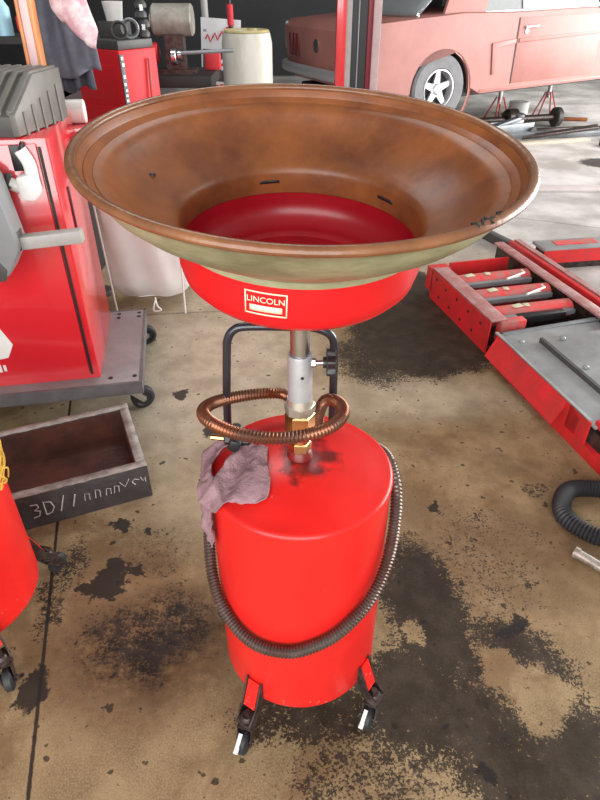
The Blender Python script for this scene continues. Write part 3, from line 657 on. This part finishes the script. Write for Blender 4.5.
# hose and jack handle on the right edge
hp = [(1.25, .60, .03), (1.06, .645, .03), (.95, .645, .03), (.895, .58, .03), (.885, .51, .03), (.93, .445, .03), (1.0, .405, .03), (1.10, .375, .03), (1.3, .34, .03)]
o = hose_obj('corrugated_hose', hp, .027, RUBBER, None, .011, .30, 16)
tag(o, 'black corrugated hose curling in from the right edge below the lift', 'hose')
b = B(); b.cyl((0, 0, 0), (.16, -.17, .0), .016, seg=14, bev=.002); b.cyl((.01, -.01, .0), (.0, 0, 0), .019, seg=14)
HN = b.done('pry_bar', mat('scuffed_bare_steel', (.55, .5, .44), .4, .6, vscale=30, col2=(.2, .16, .13))); HN.location = (.865, .375, .019)
tag(HN, 'scuffed bare steel bar on the floor under the corrugated hose at right', 'bar')

# ------------------------------------------------------------------ car behind
CAR = thing('car', 'faded salmon two-door coupe raised a little off the floor at the back', 'car', (1.0, 6.5, .29), R(28))
CAR.rotation_euler = (0, R(-1.5), R(26))
W_ = .88
def arch(cx, r, n=14): return [(cx - r * math.cos(PI * i / n), .30 + r * math.sin(PI * i / n)) for i in range(n + 1)]
side = [(-1.17, .50), (-1.05, .36), (-.55, .28)] + [(x, z) for x, z in arch(0, .37)] + [(.5, .235), (2.25, .235)] + arch(2.74, .37) + [(3.2, .28), (3.48, .42), (3.52, .62), (3.42, .78), (2.9, .86), (1.85, .93), (.8, .93), (.2, .95), (-.3, .93), (-1.10, .90), (-1.19, .84)]
b = B()
secs = [(-W_, 0.03), (-W_ + .03, .0), (0, 0), (W_ - .03, 0), (W_, .03)]
rows = []
for yy, ins in secs:
    row = []
    for x, z in side:
        k_ = 1 - ins * .5; zz = .55 + (z - .55) * (1 - ins * .6); row.append(b.bm.verts.new((1.17 + (x - 1.17) * (1 - ins * .25), yy, zz)))
    rows.append(row)
n_ = len(side)
for a, c in zip(rows, rows[1:]):
    for i in range(n_): b.bm.faces.new([a[i], a[(i + 1) % n_], c[(i + 1) % n_], c[i]])
b.bm.faces.new(rows[0]); b.bm.faces.new(rows[-1])
bmesh.ops.triangulate(b.bm, faces=[f for f in b.bm.faces if len(f.verts) > 4])
body = b.done('body', CARP, CAR, angle=35)
for wx in (0, 2.74):
    B().lathe([(.355, -.002), (.372, -.010), (.385, .0)], 28, Matrix.Translation((wx, -W_, .30)) @ Matrix.Rotation(PI / 2, 4, 'X')).done('arch_lip', CARP, body)
    b = B(); b.grid(lambda u, v: Vector((wx + .362 * math.cos(PI * u), -W_ + .05 + (2 * W_ - .1) * v, .29 + .362 * math.sin(PI * u))), 24, 2); b.done('wheel_well', CARD, body)
# greenhouse
for s_ in (-1, 1):
    b = B(); b.prism([(.02, s_ * .80, .94), (.50, s_ * .80, .93), (.72, s_ * .66, 1.32), (.25, s_ * .66, 1.32)], (0, -s_ * .04, 0)); b.done('rear_pillar', CARP, CAR)
    b = B(); b.prism([(.50, s_ * .79, .93), (.98, s_ * .79, .93), (.98, s_ * .66, 1.3), (.72, s_ * .66, 1.3)], (0, -s_ * .012, 0)); b.done('quarter_window', mat('dim_glass', (.10, .11, .11), .1), CAR)
    b = B(); b.prism([(1.0, s_ * .79, .93), (2.05, s_ * .79, .93), (1.75, s_ * .66, 1.3), (1.0, s_ * .66, 1.3)], (0, -s_ * .012, 0)); b.done('side_window', GLASS, CAR)
    b = B(); b.cyl((.985, s_ * .795, .93), (.985, s_ * .665, 1.32), .012, seg=8); b.box((1.25, s_ * .80, .935), (1.5, .02, .016)); b.done('window_trim', ALLOY, CAR)
b = B(); b.grid(lambda u, v: Vector((-.28 + .53 * v + .06 * math.cos(PI * (u - .5)) * -1, (-.80 + .14 * v) + (1.6 - .28 * v) * u, .935 + .385 * v)), 10, 4); b.done('rear_window', GLASS, CAR, solid=.008)
b = B(); b.tube([(-.27, -.79, .945), (-.33, -.4, .945), (-.34, 0, .945), (-.33, .4, .945), (-.27, .79, .945)], .018, 8); b.done('window_trim', ALLOY, CAR)
b = B(); b.box((1.0, 0, 1.33), (1.55, 1.32, .05), bev=.02); b.done('roof', CARP, CAR)
b = B(); b.prism([(1.78, -.66, 1.31), (1.78, .66, 1.31), (2.2, .78, .94), (2.2, -.78, .94)], (.012, 0, .004)); b.done('windscreen', GLASS, CAR)
# door, scoop and handle on the near side
D_ = -W_ - .004
b = B(); b.prism([(.90, D_, .30), (2.05, D_, .30), (2.05, D_, .87), (.90, D_, .88)], (0, .02, 0), .006); dr2 = b.done('door', CARP, CAR)
b = B(); b.box((.892, D_ + .003, .59), (.010, .008, .58)); b.done('door_gap', CARD, CAR)
b = B(); b.cyl((.97, D_ - .02, .795), (1.14, D_ - .02, .80), .012, seg=10, bev=.003); b.cyl((1.0, D_ - .012, .76), (1.0, D_ + .004, .76), .022, seg=14); b.box((.98, D_ - .008, .797), (.02, .03, .02)); b.done('door_handle', ALLOY, dr2)
b = B(); b.prism([(.58, D_ + .002, .68), (.88, D_ + .002, .70), (.88, D_ + .002, .66), (.62, D_ + .002, .64), (.66, D_ + .002, .40), (.62, D_ + .002, .40)], (0, -.014, 0), .004); b.done('side_scoop', CARP, CAR)
b = B(); b.prism([(.92, D_, .70), (2.03, D_, .71), (2.03, D_, .69), (.92, D_, .665)], (0, -.012, 0), .004); b.done('crease', CARP, dr2)
B().box((1.37, D_ + .004, .262), (1.75, .014, .025), bev=.004).done('sill_trim', CARP, CAR)
# tail: lamps, lock, bumper
for s_ in (-1, 1):
    for k_ in range(3): B().box((-1.19, s_ * (.50 + .10 * k_), .68), (.02, .06, .20), bev=.006).done('tail_lamp', TAILL, CAR)
    B().box((-1.13, s_ * W_ * .985, .75), (.10, .06, .26), bev=.025).done('rear_quarter_end', ALLOY, CAR)
b = B(); b.cyl((-1.185, 0, .70), (-1.20, 0, .70), .06, seg=18); b.done('fuel_cap', CHROME, CAR)
b = B(); b.tube(catmull([(-.95, -.92, .48), (-1.18, -.90, .48), (-1.27, -.6, .48), (-1.29, 0, .48), (-1.27, .6, .48), (-1.18, .90, .48), (-.95, .92, .48)], 6), .05, 10); b.done('rear_bumper', ALLOY, CAR)
B().box((1.1, 0, .26), (4.2, 1.5, .1)).done('underbody', CARD, CAR)
for wx, sy in ((0, -1), (0, 1), (2.74, -1), (2.74, 1)):
    M_ = Matrix.Translation((wx, sy * .77, .315)) @ Matrix.Rotation(PI / 2 if sy < 0 else -PI / 2, 4, 'X')
    ty = B().lathe([(.165, -.09), (.28, -.095), (.31, -.075), (.315, 0), (.31, .075), (.285, .095), (.19, .092), (.172, .07)], 40, M_).done('tyre', TYRE, CAR)
    b = B(); b.lathe([(.172, -.08), (.172, .07), (.180, .090), (.168, .092), (.158, .05), (.15, .0)], 40, M_)
    for k_ in range(5):
        a = 2 * PI * k_ / 5 + .3; c_, s2 = math.cos(a), math.sin(a)
        q = [Vector((c_ * .03 - s2 * .045, s2 * .03 + c_ * .035, .05)), Vector((c_ * .03 + s2 * .035, s2 * .03 - c_ * .035, .05)), Vector((c_ * .16 + s2 * .022, s2 * .16 - c_ * .022, .055)), Vector((c_ * .16 - s2 * .022, s2 * .16 + c_ * .022, .055))]
        b.prism([M_ @ v for v in q], (M_.to_3x3() @ Vector((0, 0, -.03))))
    b.lathe([(0, .075), (.04, .072), (.055, .05), (.055, .02), (0, .02)], 20, M_)
    b.done('wheel_rim', ALLOY, ty)
    B().lathe([(0, .005), (.158, .005)], 24, M_).done('wheel_drum', CARD, ty)

for ch in CAR.children_recursive:
    for v in ch.data.vertices: v.co.y = -.88 + (v.co.y + .88) * .84; v.co.x = v.co.x if v.co.x > -.4 else -.4 + (v.co.x + .4) * .74
# lift column in front of the car
PO = thing('lift_column', 'tall red and black channel column standing before the salmon car tail', 'column', (.462, 4.7, 0))
B().box((-.138, 0, 1.5), (.076, .16, 3.0), bev=.004).done('red_flange', REDC, PO)
B().box((-.078, .02, 1.5), (.050, .12, 3.0)).done('grey_web', ARMGREY, PO)
B().box((.010, .04, 1.5), (.130, .08, 3.0)).done('black_channel', BLACK, PO)
b = B(); b.box((.002, -.02, 1.5), (.008, .04, 3.0)); b.done('cable_guide', SCRAP, PO)
B().box((.092, .01, 1.5), (.040, .13, 3.0), bev=.003).done('dark_red_web', mat('deep_red', (.22, .012, .025), .4), PO)
B().box((.142, -.005, 1.5), (.062, .14, 3.0), bev=.004).done('pink_flange', mat('faded_pink_flange', (.52, .38, .38), .45, var=.15), PO)
B().box((0, .0, .02), (.46, .3, .04), bev=.004).done('foot_plate', GREASE, PO)

# ------------------------------------------------------------------ tool chest, bench and clutter at back left
TC = thing('tool_chest', 'red tool chest with white lettering down its corner, back left behind the hanging clothes', 'tool chest', (-1.078, 3.20, 0), R(-35))
B().box((-.31, .15, .625), (.62, .30, 1.05), bev=.008).done('body', CHESTR, TC)
b = B(); b.box((.004, .012, .70), (.006, .034, .86), bev=.001); st = b.done('black_corner_strip', BLACK, TC)
z = 1.11
for i in range(16):
    hgt = random.choice((.028, .034, .04)); B().box((.009, .012 + random.uniform(-.003, .003), z), (.004, .018, hgt * .5)).done('strip_letter', WHITEP, st); z -= hgt * (1.0 if i not in (1, 9) else 1.6)
for i in range(4): B().box((-.27, -.004, .28 + i * .23), (.46, .008, .20), bev=.003).done('drawer_front', CHESTR, TC)
b = B(); b.tube([(.014, .22, 1.1), (.02, .20, .85), (.018, .23, .5)], .008, 8); b.done('red_cable', REDW, TC)
for x, y in ((-.46, .05), (-.05, .05), (-.46, .25), (-.05, .25)):
    b = B(); b.cyl((x, y - .02, .05), (x, y + .02, .05), .05, seg=20, bev=.004); b.box((x, y, .10), (.06, .05, .02)); b.done('caster', RUBBER, TC)
B().box((-.26, .15, 1.175), (.50, .28, .05), bev=.006).done('lid_tray', CHAR, TC)
# clutter on the chest
def chest(x, y, z=1.2):
    v = Matrix.Rotation(R(-35), 3, 'Z') @ Vector((x, y, 0)); return (v.x - 1.078, v.y + 3.20, z)
b = B(); b.box((0, 0, .045), (.16, .12, .09), bev=.008); o = b.done('tool_box', CHAR); o.location = chest(-.20, .17); o.rotation_euler = (0, 0, R(-20)); tag(o, 'small dark box under the white cup on the red tool chest', 'box')
b = B(); b.lathe([(0, 0), (.048, 0), (.062, .10), (.058, .10), (.046, .01), (0, .01)], 20); o = b.done('paper_cup', WHITEP); o.location = chest(-.19, .17, 1.29)
tag(o, 'white cup perched on a dark box on the red tool chest', 'cup')
for i, (x, y, r, lb_) in enumerate(((-.035, .06, .045, 'dark cable coil standing at the front corner of the red tool chest'), (-.035, .145, .05, 'grey cable coil standing at the right edge of the red tool chest'))):
    b = B()
    for k_ in range(4): b.tube([(r * (1 - .06 * k_) * math.cos(a), .010 * k_, r + r * (1 - .06 * k_) * math.sin(a)) for a in [2 * PI * j / 20 for j in range(20)]], .006, 6, closed=True)
    o = b.done('cable_coil', SCRAP if i else CHAR); o.location = chest(x, y, 1.206); o.rotation_euler = (0, 0, R(10)); tag(o, lb_, 'cable')
PT = thing('air_tool', 'dark chain-like stack of air fittings standing at the right of the red tool chest', 'tool', chest(-.03, .25))
b = B()
for k_ in range(8): b.lathe([(.02, 0), (.036, .01), (.036, .03), (.02, .05)], 12, Matrix.Translation((.008 * math.sin(k_ * 2), 0, .05 * k_)), True)
b.done('stack', CHAR, PT)
for k_ in range(3): B().box((.01, -.038, .06 + .1 * k_), (.02, .012, .03)).done('chrome_bit', CHROME, PT)
b = B(); b.lathe([(0, 0), (.03, 0), (.03, .05), (.012, .07), (.012, .09), (0, .09)], 14); o = b.done('spray_can', PRED); o.location = chest(-.36, .08); tag(o, 'small red can at the left of the clutter on the tool chest', 'can')

# bench with motor
BN = thing('workbench', 'long dark workbench against the back of the shop, left side', 'workbench', (-1.0, 4.5, 0))
B().box((-.3, 0, .86), (1.26, .6, .08), bev=.006).done('bench_top', BENCH, BN)
for x in (-.85, .25):
    for y in (-.25, .25): B().box((x, y, .41), (.08, .08, .82)).done('leg', BENCH, BN)
B().box((-.3, .2, .35), (1.2, .2, .06)).done('bench_shelf', BENCH, BN)
MO = thing('motor', 'dull beige cylindrical motor on a dark stand, above the dark workbench', 'motor', (-.95, 4.4, .90))
b = B(); b.cyl((-.15, 0, .35), (.15, 0, .35), .105, seg=28, bev=.012); b.cyl((-.15, 0, .35), (-.17, 0, .35), .04, seg=14)
b.done('motor_body', BEIGE, MO)
b = B(); b.box((.0, 0, .13), (.14, .12, .26)); b.box((0, 0, .015), (.3, .2, .03)); b.done('stand', GREASE, MO)
b = B(); b.cyl((.0, -.09, .14), (.45, -.09, .16), .014, seg=10); b.done('shaft', SCRAP, MO)
b = B(); b.cyl((-.19, -.02, .14), (-.13, -.02, .14), .07, seg=20, bev=.004); b.done('red_pulley', PRED, MO)
b = B(); b.cyl((-.02, -.1, .12), (.02, -.1, .12), .055, seg=18, bev=.004); b.cyl((.03, -.1, .13), (.055, -.1, .13), .035, seg=14); b.done('clamp_wheel', CHROME, MO)
b = B(); b.box((0, 0, .06), (.12, .10, .12), bev=.01); o = b.done('red_tin', PRED); o.location = (-.70, 4.62, .90); tag(o, 'small dark red tin at the foot of the motor stand on the workbench', 'tin')
# notice sheet and pole
b = B(); b.cyl((0, 0, 0), (0, 0, 3.2), .032, seg=14); o = b.done('white_post', ARMGREY); o.location = (-.868, 5.60, 0); tag(o, 'thin pale upright post behind the notice sheet at back left', 'post')
SG = thing('notice_sheet', 'white notice sheet with red script and dark panel, hung on the pale post', 'sign', (-.735, 5.50, .60), R(4))
B().box((0, 0, .30), (.36, .008, .62), Euler((0, R(4), 0))).done('sheet', POSTER, SG)
B().box((-.01, -.006, .235), (.32, .004, .26), Euler((0, R(4), 0))).done('dark_panel', CHAR, SG)
B().box((.07, -.010, .25), (.16, .003, .09), Euler((0, R(-6), 0))).done('white_tag', POSTER, SG)
b = B(); b.box((-.13, .045, .52), (.03, .10, .02)); b.done('bracket', SCRAP, SG)
b = B(); b.tube([Vector((-.13 + .022 * i, -.007, .455 + .035 * math.sin(i * 2.1) + .004 * i)) for i in range(12)], .008, 6); b.tube([Vector((.06, -.007, .53)), Vector((.13, -.007, .545))], .012, 6); b.done('red_script', PRED, SG)
b = B()
for i in range(5): B().box((-.11 + .05 * i, -.006, .06 + .004 * i), (.035, .004, .03)).done('red_letter', PRED, SG)
for i in range(3): B().box((.01 + .05 * i, -.013, .245 + .006 * i), (.03, .003, .02)).done('red_letter', PRED, SG)
b = B(); b.cyl((0, 0, 0), (0, 0, .16), .028, seg=14, bev=.004); rh = b.done('red_grip', PRED); 
HT_ = thing('hanging_tool', 'red gripped tool hanging in front of the white notice sheet', 'tool', (-.62, 5.42, 1.16)); rh.parent = HT_
B().cyl((0, 0, -.22), (0, 0, 0), .02, seg=12).cyl((0, 0, .16), (0, 0, .55), .012, seg=10).done('shank', GREASE, HT_)
# drum
DRM = thing('drum', 'grimy white plastic drum with yellowed top, at the back behind the bowl', 'drum', (-.458, 5.1, .35))
B().lathe([(0, 0), (.20, 0), (.217, .02), (.217, .70), (.20, .775), (.17, .79), (.155, .775), (.10, .785), (0, .79)], 48).done('barrel', BARREL, DRM)
b = B(); b.lathe([(.165, .788), (.185, .80), (.20, .785), (.19, .778)], 40); b.cyl((.05, -.03, .785), (.05, -.03, .81), .04, seg=18); b.done('yellowed_lid', mat('yellowed_plastic', (.62, .52, .26), .5, var=.3), DRM)
CT = thing('crate', 'low dark crate under the white drum', 'crate', (-.458, 5.1, 0))
B().box((0, 0, .325), (.6, .5, .05), bev=.004).done('crate_top', BENCH, CT)
for x in (-.26, .26): B().box((x, 0, .15), (.05, .48, .30)).done('crate_side', BENCH, CT)
# coats and poles at the left
CR = thing('coat_stand', 'dark upright coat stand holding the clothes behind the red cabinet', 'stand', (-1.15, 2.31, 0))
b = B(); b.cyl((0, 0, .03), (0, 0, 1.75), .014, seg=12); b.done('upright', CHAR, CR)
b = B(); b.cyl((0, 0, 0), (0, 0, .03), .065, seg=28, bev=.006); b.done('foot', CHAR, CR)
for a in (0, 120, 240):
    b = B(); b.tube(catmull([(0, 0, 1.6), (.06 * math.cos(R(a)), .06 * math.sin(R(a)), 1.6), (.09 * math.cos(R(a)), .09 * math.sin(R(a)), 1.64)], 5), .008, 8); b.done('hook', CHROME, CR)
def hanging(cx, cy, w0, w1, z1, z0, skew, depth, ph, lower=0.):
    def fn(u, v):
        a = u - .5; w = w0 + (w1 - w0) * min(1, v * 1.4)
        zz = z1 + (z0 - z1) * v + lower * a * v + .012 * math.sin(9 * u + ph) * v
        fold = depth * math.sin(2 * PI * 2.6 * u + ph + v) * (.4 + .6 * v) + .02 * noise.noise(Vector((u * 4, v * 3, ph)))
        return Vector((cx + a * w + skew * v, cy + fold, zz))
    return fn
b = B(); b.grid(hanging(-1.085, 2.20, .08, .28, 1.66, 1.135, .05, .022, .5, .05), 40, 30); o = b.done('work_jacket', NAVY, None, solid=.006, angle=80); tag(o, 'blue-grey work jacket hanging from the dark coat stand', 'jacket')
b = B(); b.grid(hanging(-1.07, 2.27, .07, .15, 1.60, 1.07, .03, .015, 2.2, .02), 24, 24); o = b.done('trousers', NAVYD, None, solid=.006, angle=80); tag(o, 'darker navy garment showing below the blue-grey jacket', 'garment')
b = B()
def pinkfn(u, v):
    a = 2 * PI * u; r = .035 + .085 * v ** .7 * (1 + .12 * math.sin(4 * a + 1)) - .05 * max(0, v - .85) / .15
    return Vector((-.995 + .05 * v + r * math.cos(a) * .75, 2.10 + r * .35 * math.sin(a), 1.66 - .36 * v - .05 * v * math.cos(a) + .01 * noise.noise(Vector((math.cos(a) * 3, math.sin(a) * 3, v * 5)))))
b.grid(pinkfn, 40, 22); bmesh.ops.remove_doubles(b.bm, verts=b.bm.verts, dist=.0004)
o = b.done('shop_towel', PINKC, None, solid=.004, angle=80); tag(o, 'pink and white bundled cloth hanging over the blue-grey jacket', 'cloth')
LP = thing('painted_pole', 'leaning pale pink and orange pole at top left behind the ribbed case', 'pole', (-1.14, 1.98, 0))
sl_ = Matrix.Rotation(R(1.5), 4, 'Y')
B().box((0, 0, .84), (.036, .045, 1.66), bev=.004).done('pink_face', PINKW, LP, sl_)
for x in (-.025, .025): B().box((x, 0, .84), (.014, .055, 1.66), bev=.003).done('orange_edge', ORANGE, LP, sl_)
B().box((0, 0, 1.19), (.10, .07, .02)).done('black_band', BLACK, LP, sl_)
B().box((0, 0, .012), (.2, .2, .024), bev=.004).done('foot', BENCH, LP)
# shelf behind with bottle
SH = thing('shelf_unit', 'dark shelf unit at the far left edge behind the ribbed case', 'shelf', (-1.62, 2.75, 0))
for z in (.5, 1.0, 1.245): B().box((0, 0, z), (.75, .3, .03)).done('shelf', BENCH, SH)
for x in (-.36, .36): B().box((x, 0, .64), (.03, .3, 1.28)).done('side', BENCH, SH)
b = B(); b.lathe([(0, 0), (.04, 0), (.042, .12), (.018, .16), (.018, .2), (0, .2)], 18); sb_ = b.done('spray_bottle', LBLUE); sb_.location = (-1.50, 2.68, 1.262); tag(sb_, 'light blue bottle on the dark shelf at the top left', 'bottle')
b = B(); b.lathe([(0, 0), (.05, 0), (.055, .07), (.05, .07), (.04, .01), (0, .01)], 18); o = b.done('white_tub', WHITEP); o.location = (-1.42, 2.64, 1.016); tag(o, 'white tub on the middle shelf at the top left', 'tub')
b = B(); b.box((0, 0, .04), (.2, .12, .08), bev=.02); o = b.done('red_bag', PRED); o.location = (-1.31, 2.66, 1.275); tag(o, 'small red pouch next to the light blue bottle on the dark shelf', 'pouch')
b = B(); b.tube([(.14 * math.cos(R(a)), 0, .14 * math.sin(R(a))) for a in range(0, 181, 12)], .022, 10); o = b.done('rubber_hose', RUBBER); o.location = (-1.20, 1.66, ZB + CH); o.rotation_euler = (0, 0, R(14)); tag(o, 'black hose bent in an arch, on the cabinet behind the ribbed case', 'hose')
b = B(); b.tube(catmull([(-.14, 0, .02), (-.09, 0, .09), (0, 0, .11), (.09, 0, .085), (.15, 0, .03)], 6), .022, 12); o = b.done('red_hose', REDW); o.location = (-1.07, 1.60, ZB + CH); o.rotation_euler = (0, 0, R(8)); tag(o, 'short bent red hose on the cabinet between arch hose and ribbed case', 'hose')

# ------------------------------------------------------------------ litter on the floor below the car
def place(o, x, y, rz, label, cat, z=0., group=None):
    o.location = (x, y, z); o.rotation_euler = (0, 0, R(rz)); return tag(o, label, cat, group)
place(B().box((0, 0, .015), (1.1, .10, .03), bev=.003).done('board', TIMBER), 2.72, 6.22, 13, 'pale narrow board on the floor right of the bowl rim, nearest of the litter', 'board')
place(B().box((0, 0, .03), (1.9, .12, .06), bev=.006).done('steel_beam', SCRAP), 3.15, 6.60, 9, 'long grey steel beam lying behind the pale narrow board', 'beam')
JK = thing('floor_jack', 'low grey trolley jack lying among the litter under the salmon car', 'jack', (2.40, 6.60, 0), R(24))
b = B(); b.box((0, -.09, .10), (.62, .02, .09), bev=.01); b.box((0, .09, .10), (.62, .02, .09), bev=.01); b.done('frame', SCRAP, JK)
b = B(); b.box((-.05, 0, .14), (.42, .08, .04), Euler((0, R(-12), 0)), .006); b.cyl((.16, 0, .20), (.16, 0, .225), .05, seg=18); b.done('lift_arm', SCRAP, JK)
for x in (-.27, .27):
    for y in (-.13, .13): B().cyl((x, y - .02, .05), (x, y + .02, .05), .05, seg=18, bev=.005).done('wheel', CHAR, JK)
B().cyl((-.30, 0, .12), (-.95, .1, .30), .018, seg=10).done('handle', CHAR, JK)
def jackstand(x, y, rz, label):
    t = thing('jack_stand', label, 'jack stand', (x, y, 0), R(rz), 'red jack stands by the salmon car')
    for sx, sy in ((-1, -1), (1, -1), (1, 1), (-1, 1)): B().cyl((.13 * sx, .13 * sy, 0), (.03 * sx, .03 * sy, .32), .012, .010, 8).done('leg', REDW, t)
    B().cyl((0, 0, .25), (0, 0, .485), .025, seg=12).done('post', CHROME, t)
    B().box((0, 0, .495), (.12, .06, .025), bev=.005).done('saddle', PRED, t)
def car_pt(x, y):
    v = Matrix.Rotation(R(26), 3, 'Z') @ Vector((x, y, 0)); return v.x + 1.0, v.y + 6.5
jackstand(*car_pt(1.62, .02), 20, 'small red jack stand under the car door, beside the grey trolley jack'); jackstand(*car_pt(2.5, .1), 50, 'small red jack stand at the far right edge under the car sill')
jackstand(*car_pt(.55, .15), 30, 'small red jack stand behind the rear wheel of the salmon car')
AX = thing('axle', 'dark greasy axle with drum ends on the floor under the car door', 'axle', (2.55, 7.0, 0), R(16))
B().cyl((-.62, 0, .11), (.62, 0, .11), .04, seg=14).cyl((-.08, 0, .13), (.08, 0, .13), .10, .10, 16, .02).done('tube', GREASE, AX)
for sx in (-1, 1): B().cyl((sx * .60, 0, .11), (sx * .68, 0, .11), .11, seg=20, bev=.012).done('drum_end', CHAR, AX)
place(B().prism([(-.28, -.1, 0), (.25, -.14, 0), (.3, .12, 0), (-.1, .16, 0)], (0, 0, .035), .006).done('metal_tray', SCRAP), 2.03, 6.25, 20, 'flat grey metal tray on the floor at the bowl rim edge', 'tray')
place(B().prism([(-.5, -.03, .03), (.45, -.05, .10), (.5, .06, .11), (-.4, .07, .03)], (0, 0, .03), .004).done('bracket_arm', GREASE), 2.95, 6.40, 14, 'dark flat steel arm lying on the floor just behind the pale narrow board', 'bracket')
place(B().lathe([(.05, 0), (.15, 0), (.16, .03), (.16, .09), (.12, .11), (.05, .10), (.05, 0)], 24).done('flywheel', GREASE), 2.72, 7.40, 0, 'dark round iron flywheel on the floor beyond the axle', 'flywheel')
place(B().cyl((0, 0, 0), (0, 0, .16), .13, seg=24, bev=.01).done('oil_can', WHITEP), 2.95, 8.0, 0, 'squat white can standing under the far side of the car', 'can')
place(B().lathe([(.09, 0), (.20, 0), (.21, .05), (.12, .075), (.09, .06), (.09, 0)], 28).done('brake_drum', CHAR), 1.72, 6.55, 0, 'dark round brake drum on the floor left of the trolley jack', 'brake drum')
place(B().tube(catmull([(-.9, .05, .03), (-.4, -.05, .05), (.1, .06, .04), (.6, .0, .035), (1.0, .1, .03)], 8), .028, 8).done('exhaust_pipe', GREASE), 3.35, 6.78, 6, 'dark bent exhaust pipe lying across the litter under the car', 'pipe')
place(B().box((0, 0, .02), (.55, .26, .04), Euler((0, 0, 0)), .01).done('cardboard', TIMBER), 2.35, 7.62, 24, 'flat pale cardboard sheet on the floor by the car wheel', 'cardboard')
place(B().prism([(-.3, -.1, .02), (.3, -.06, .02), (.34, .1, .05), (-.2, .12, .09)], (0, 0, .02), .004).done('fender_panel', SCRAP), 3.75, 6.35, -4, 'bent dark panel at the right edge behind the pale board', 'panel')
place(B().box((0, 0, .04), (.22, .16, .08), bev=.01).done('toolbox', CHAR), 3.42, 6.1, 20, 'small dark box in front of the long grey steel beam', 'box')
for i, (x, y, l, rz, lb_) in enumerate(((1.85, 7.25, .5, 32, 'rusty brown rod between the car wheel and the dark axle'), (3.35, 7.55, .7, -8, 'rusty brown rod in the shade of the car door'))):
    place(B().cyl((-l / 2, 0, .022), (l / 2, 0, .022), .022, seg=10, bev=.004).done('rusty_rod', BROWN), x, y, rz, lb_, 'rod')

# ------------------------------------------------------------------ ceiling fill, daylight, camera
def area(name, loc, rot, sx, sy, power, col=(1, 1, 1)):
    l = bpy.data.lights.new(name, 'AREA'); l.shape = 'RECTANGLE'; l.size = sx; l.size_y = sy; l.energy = power; l.color = col
    o = bpy.data.objects.new(name, l); C.objects.link(o); o.location = loc; o.rotation_euler = rot; return o
area('daylight_right_door', (7.6, 5.0, 2.2), (0, R(90), 0), 4.0, 8.0, 1150, (1, .99, .97))
area('front_fill', (-1.0, -4.2, 2.3), (R(80), 0, R(-8)), 6.0, 3.6, 400, (1, .99, .97))  # unseen light added behind the camera to brighten the tank front
area('ceiling_fill', (-.6, 3.2, 4.3), (0, 0, 0), 2.6, .5, 60)  # unseen overhead light, added as weak fill
w = bpy.data.worlds.new('sky'); bpy.context.scene.world = w; w.use_nodes = True
bg = w.node_tree.nodes['Background']; bg.inputs['Color'].default_value = (.93, .97, 1, 1); bg.inputs['Strength'].default_value = .6

cam = bpy.data.cameras.new('camera'); co = bpy.data.objects.new('camera', cam); C.objects.link(co)
co.location = (0, -.9, 1.495); co.rotation_euler = (R(90 - 35), 0, 0)
cam.sensor_fit = 'VERTICAL'; cam.sensor_height = 24; cam.lens = 24 * 600 / 800; cam.clip_start = .05
cam.dof.use_dof = False
sc = bpy.context.scene; sc.camera = co
sc.view_settings.view_transform = 'Standard'; sc.view_settings.look = 'None'; sc.view_settings.exposure = 0.0; sc.view_settings.gamma = 1
sc.view_settings.use_curve_mapping = False
sc.cycles.use_denoising = True
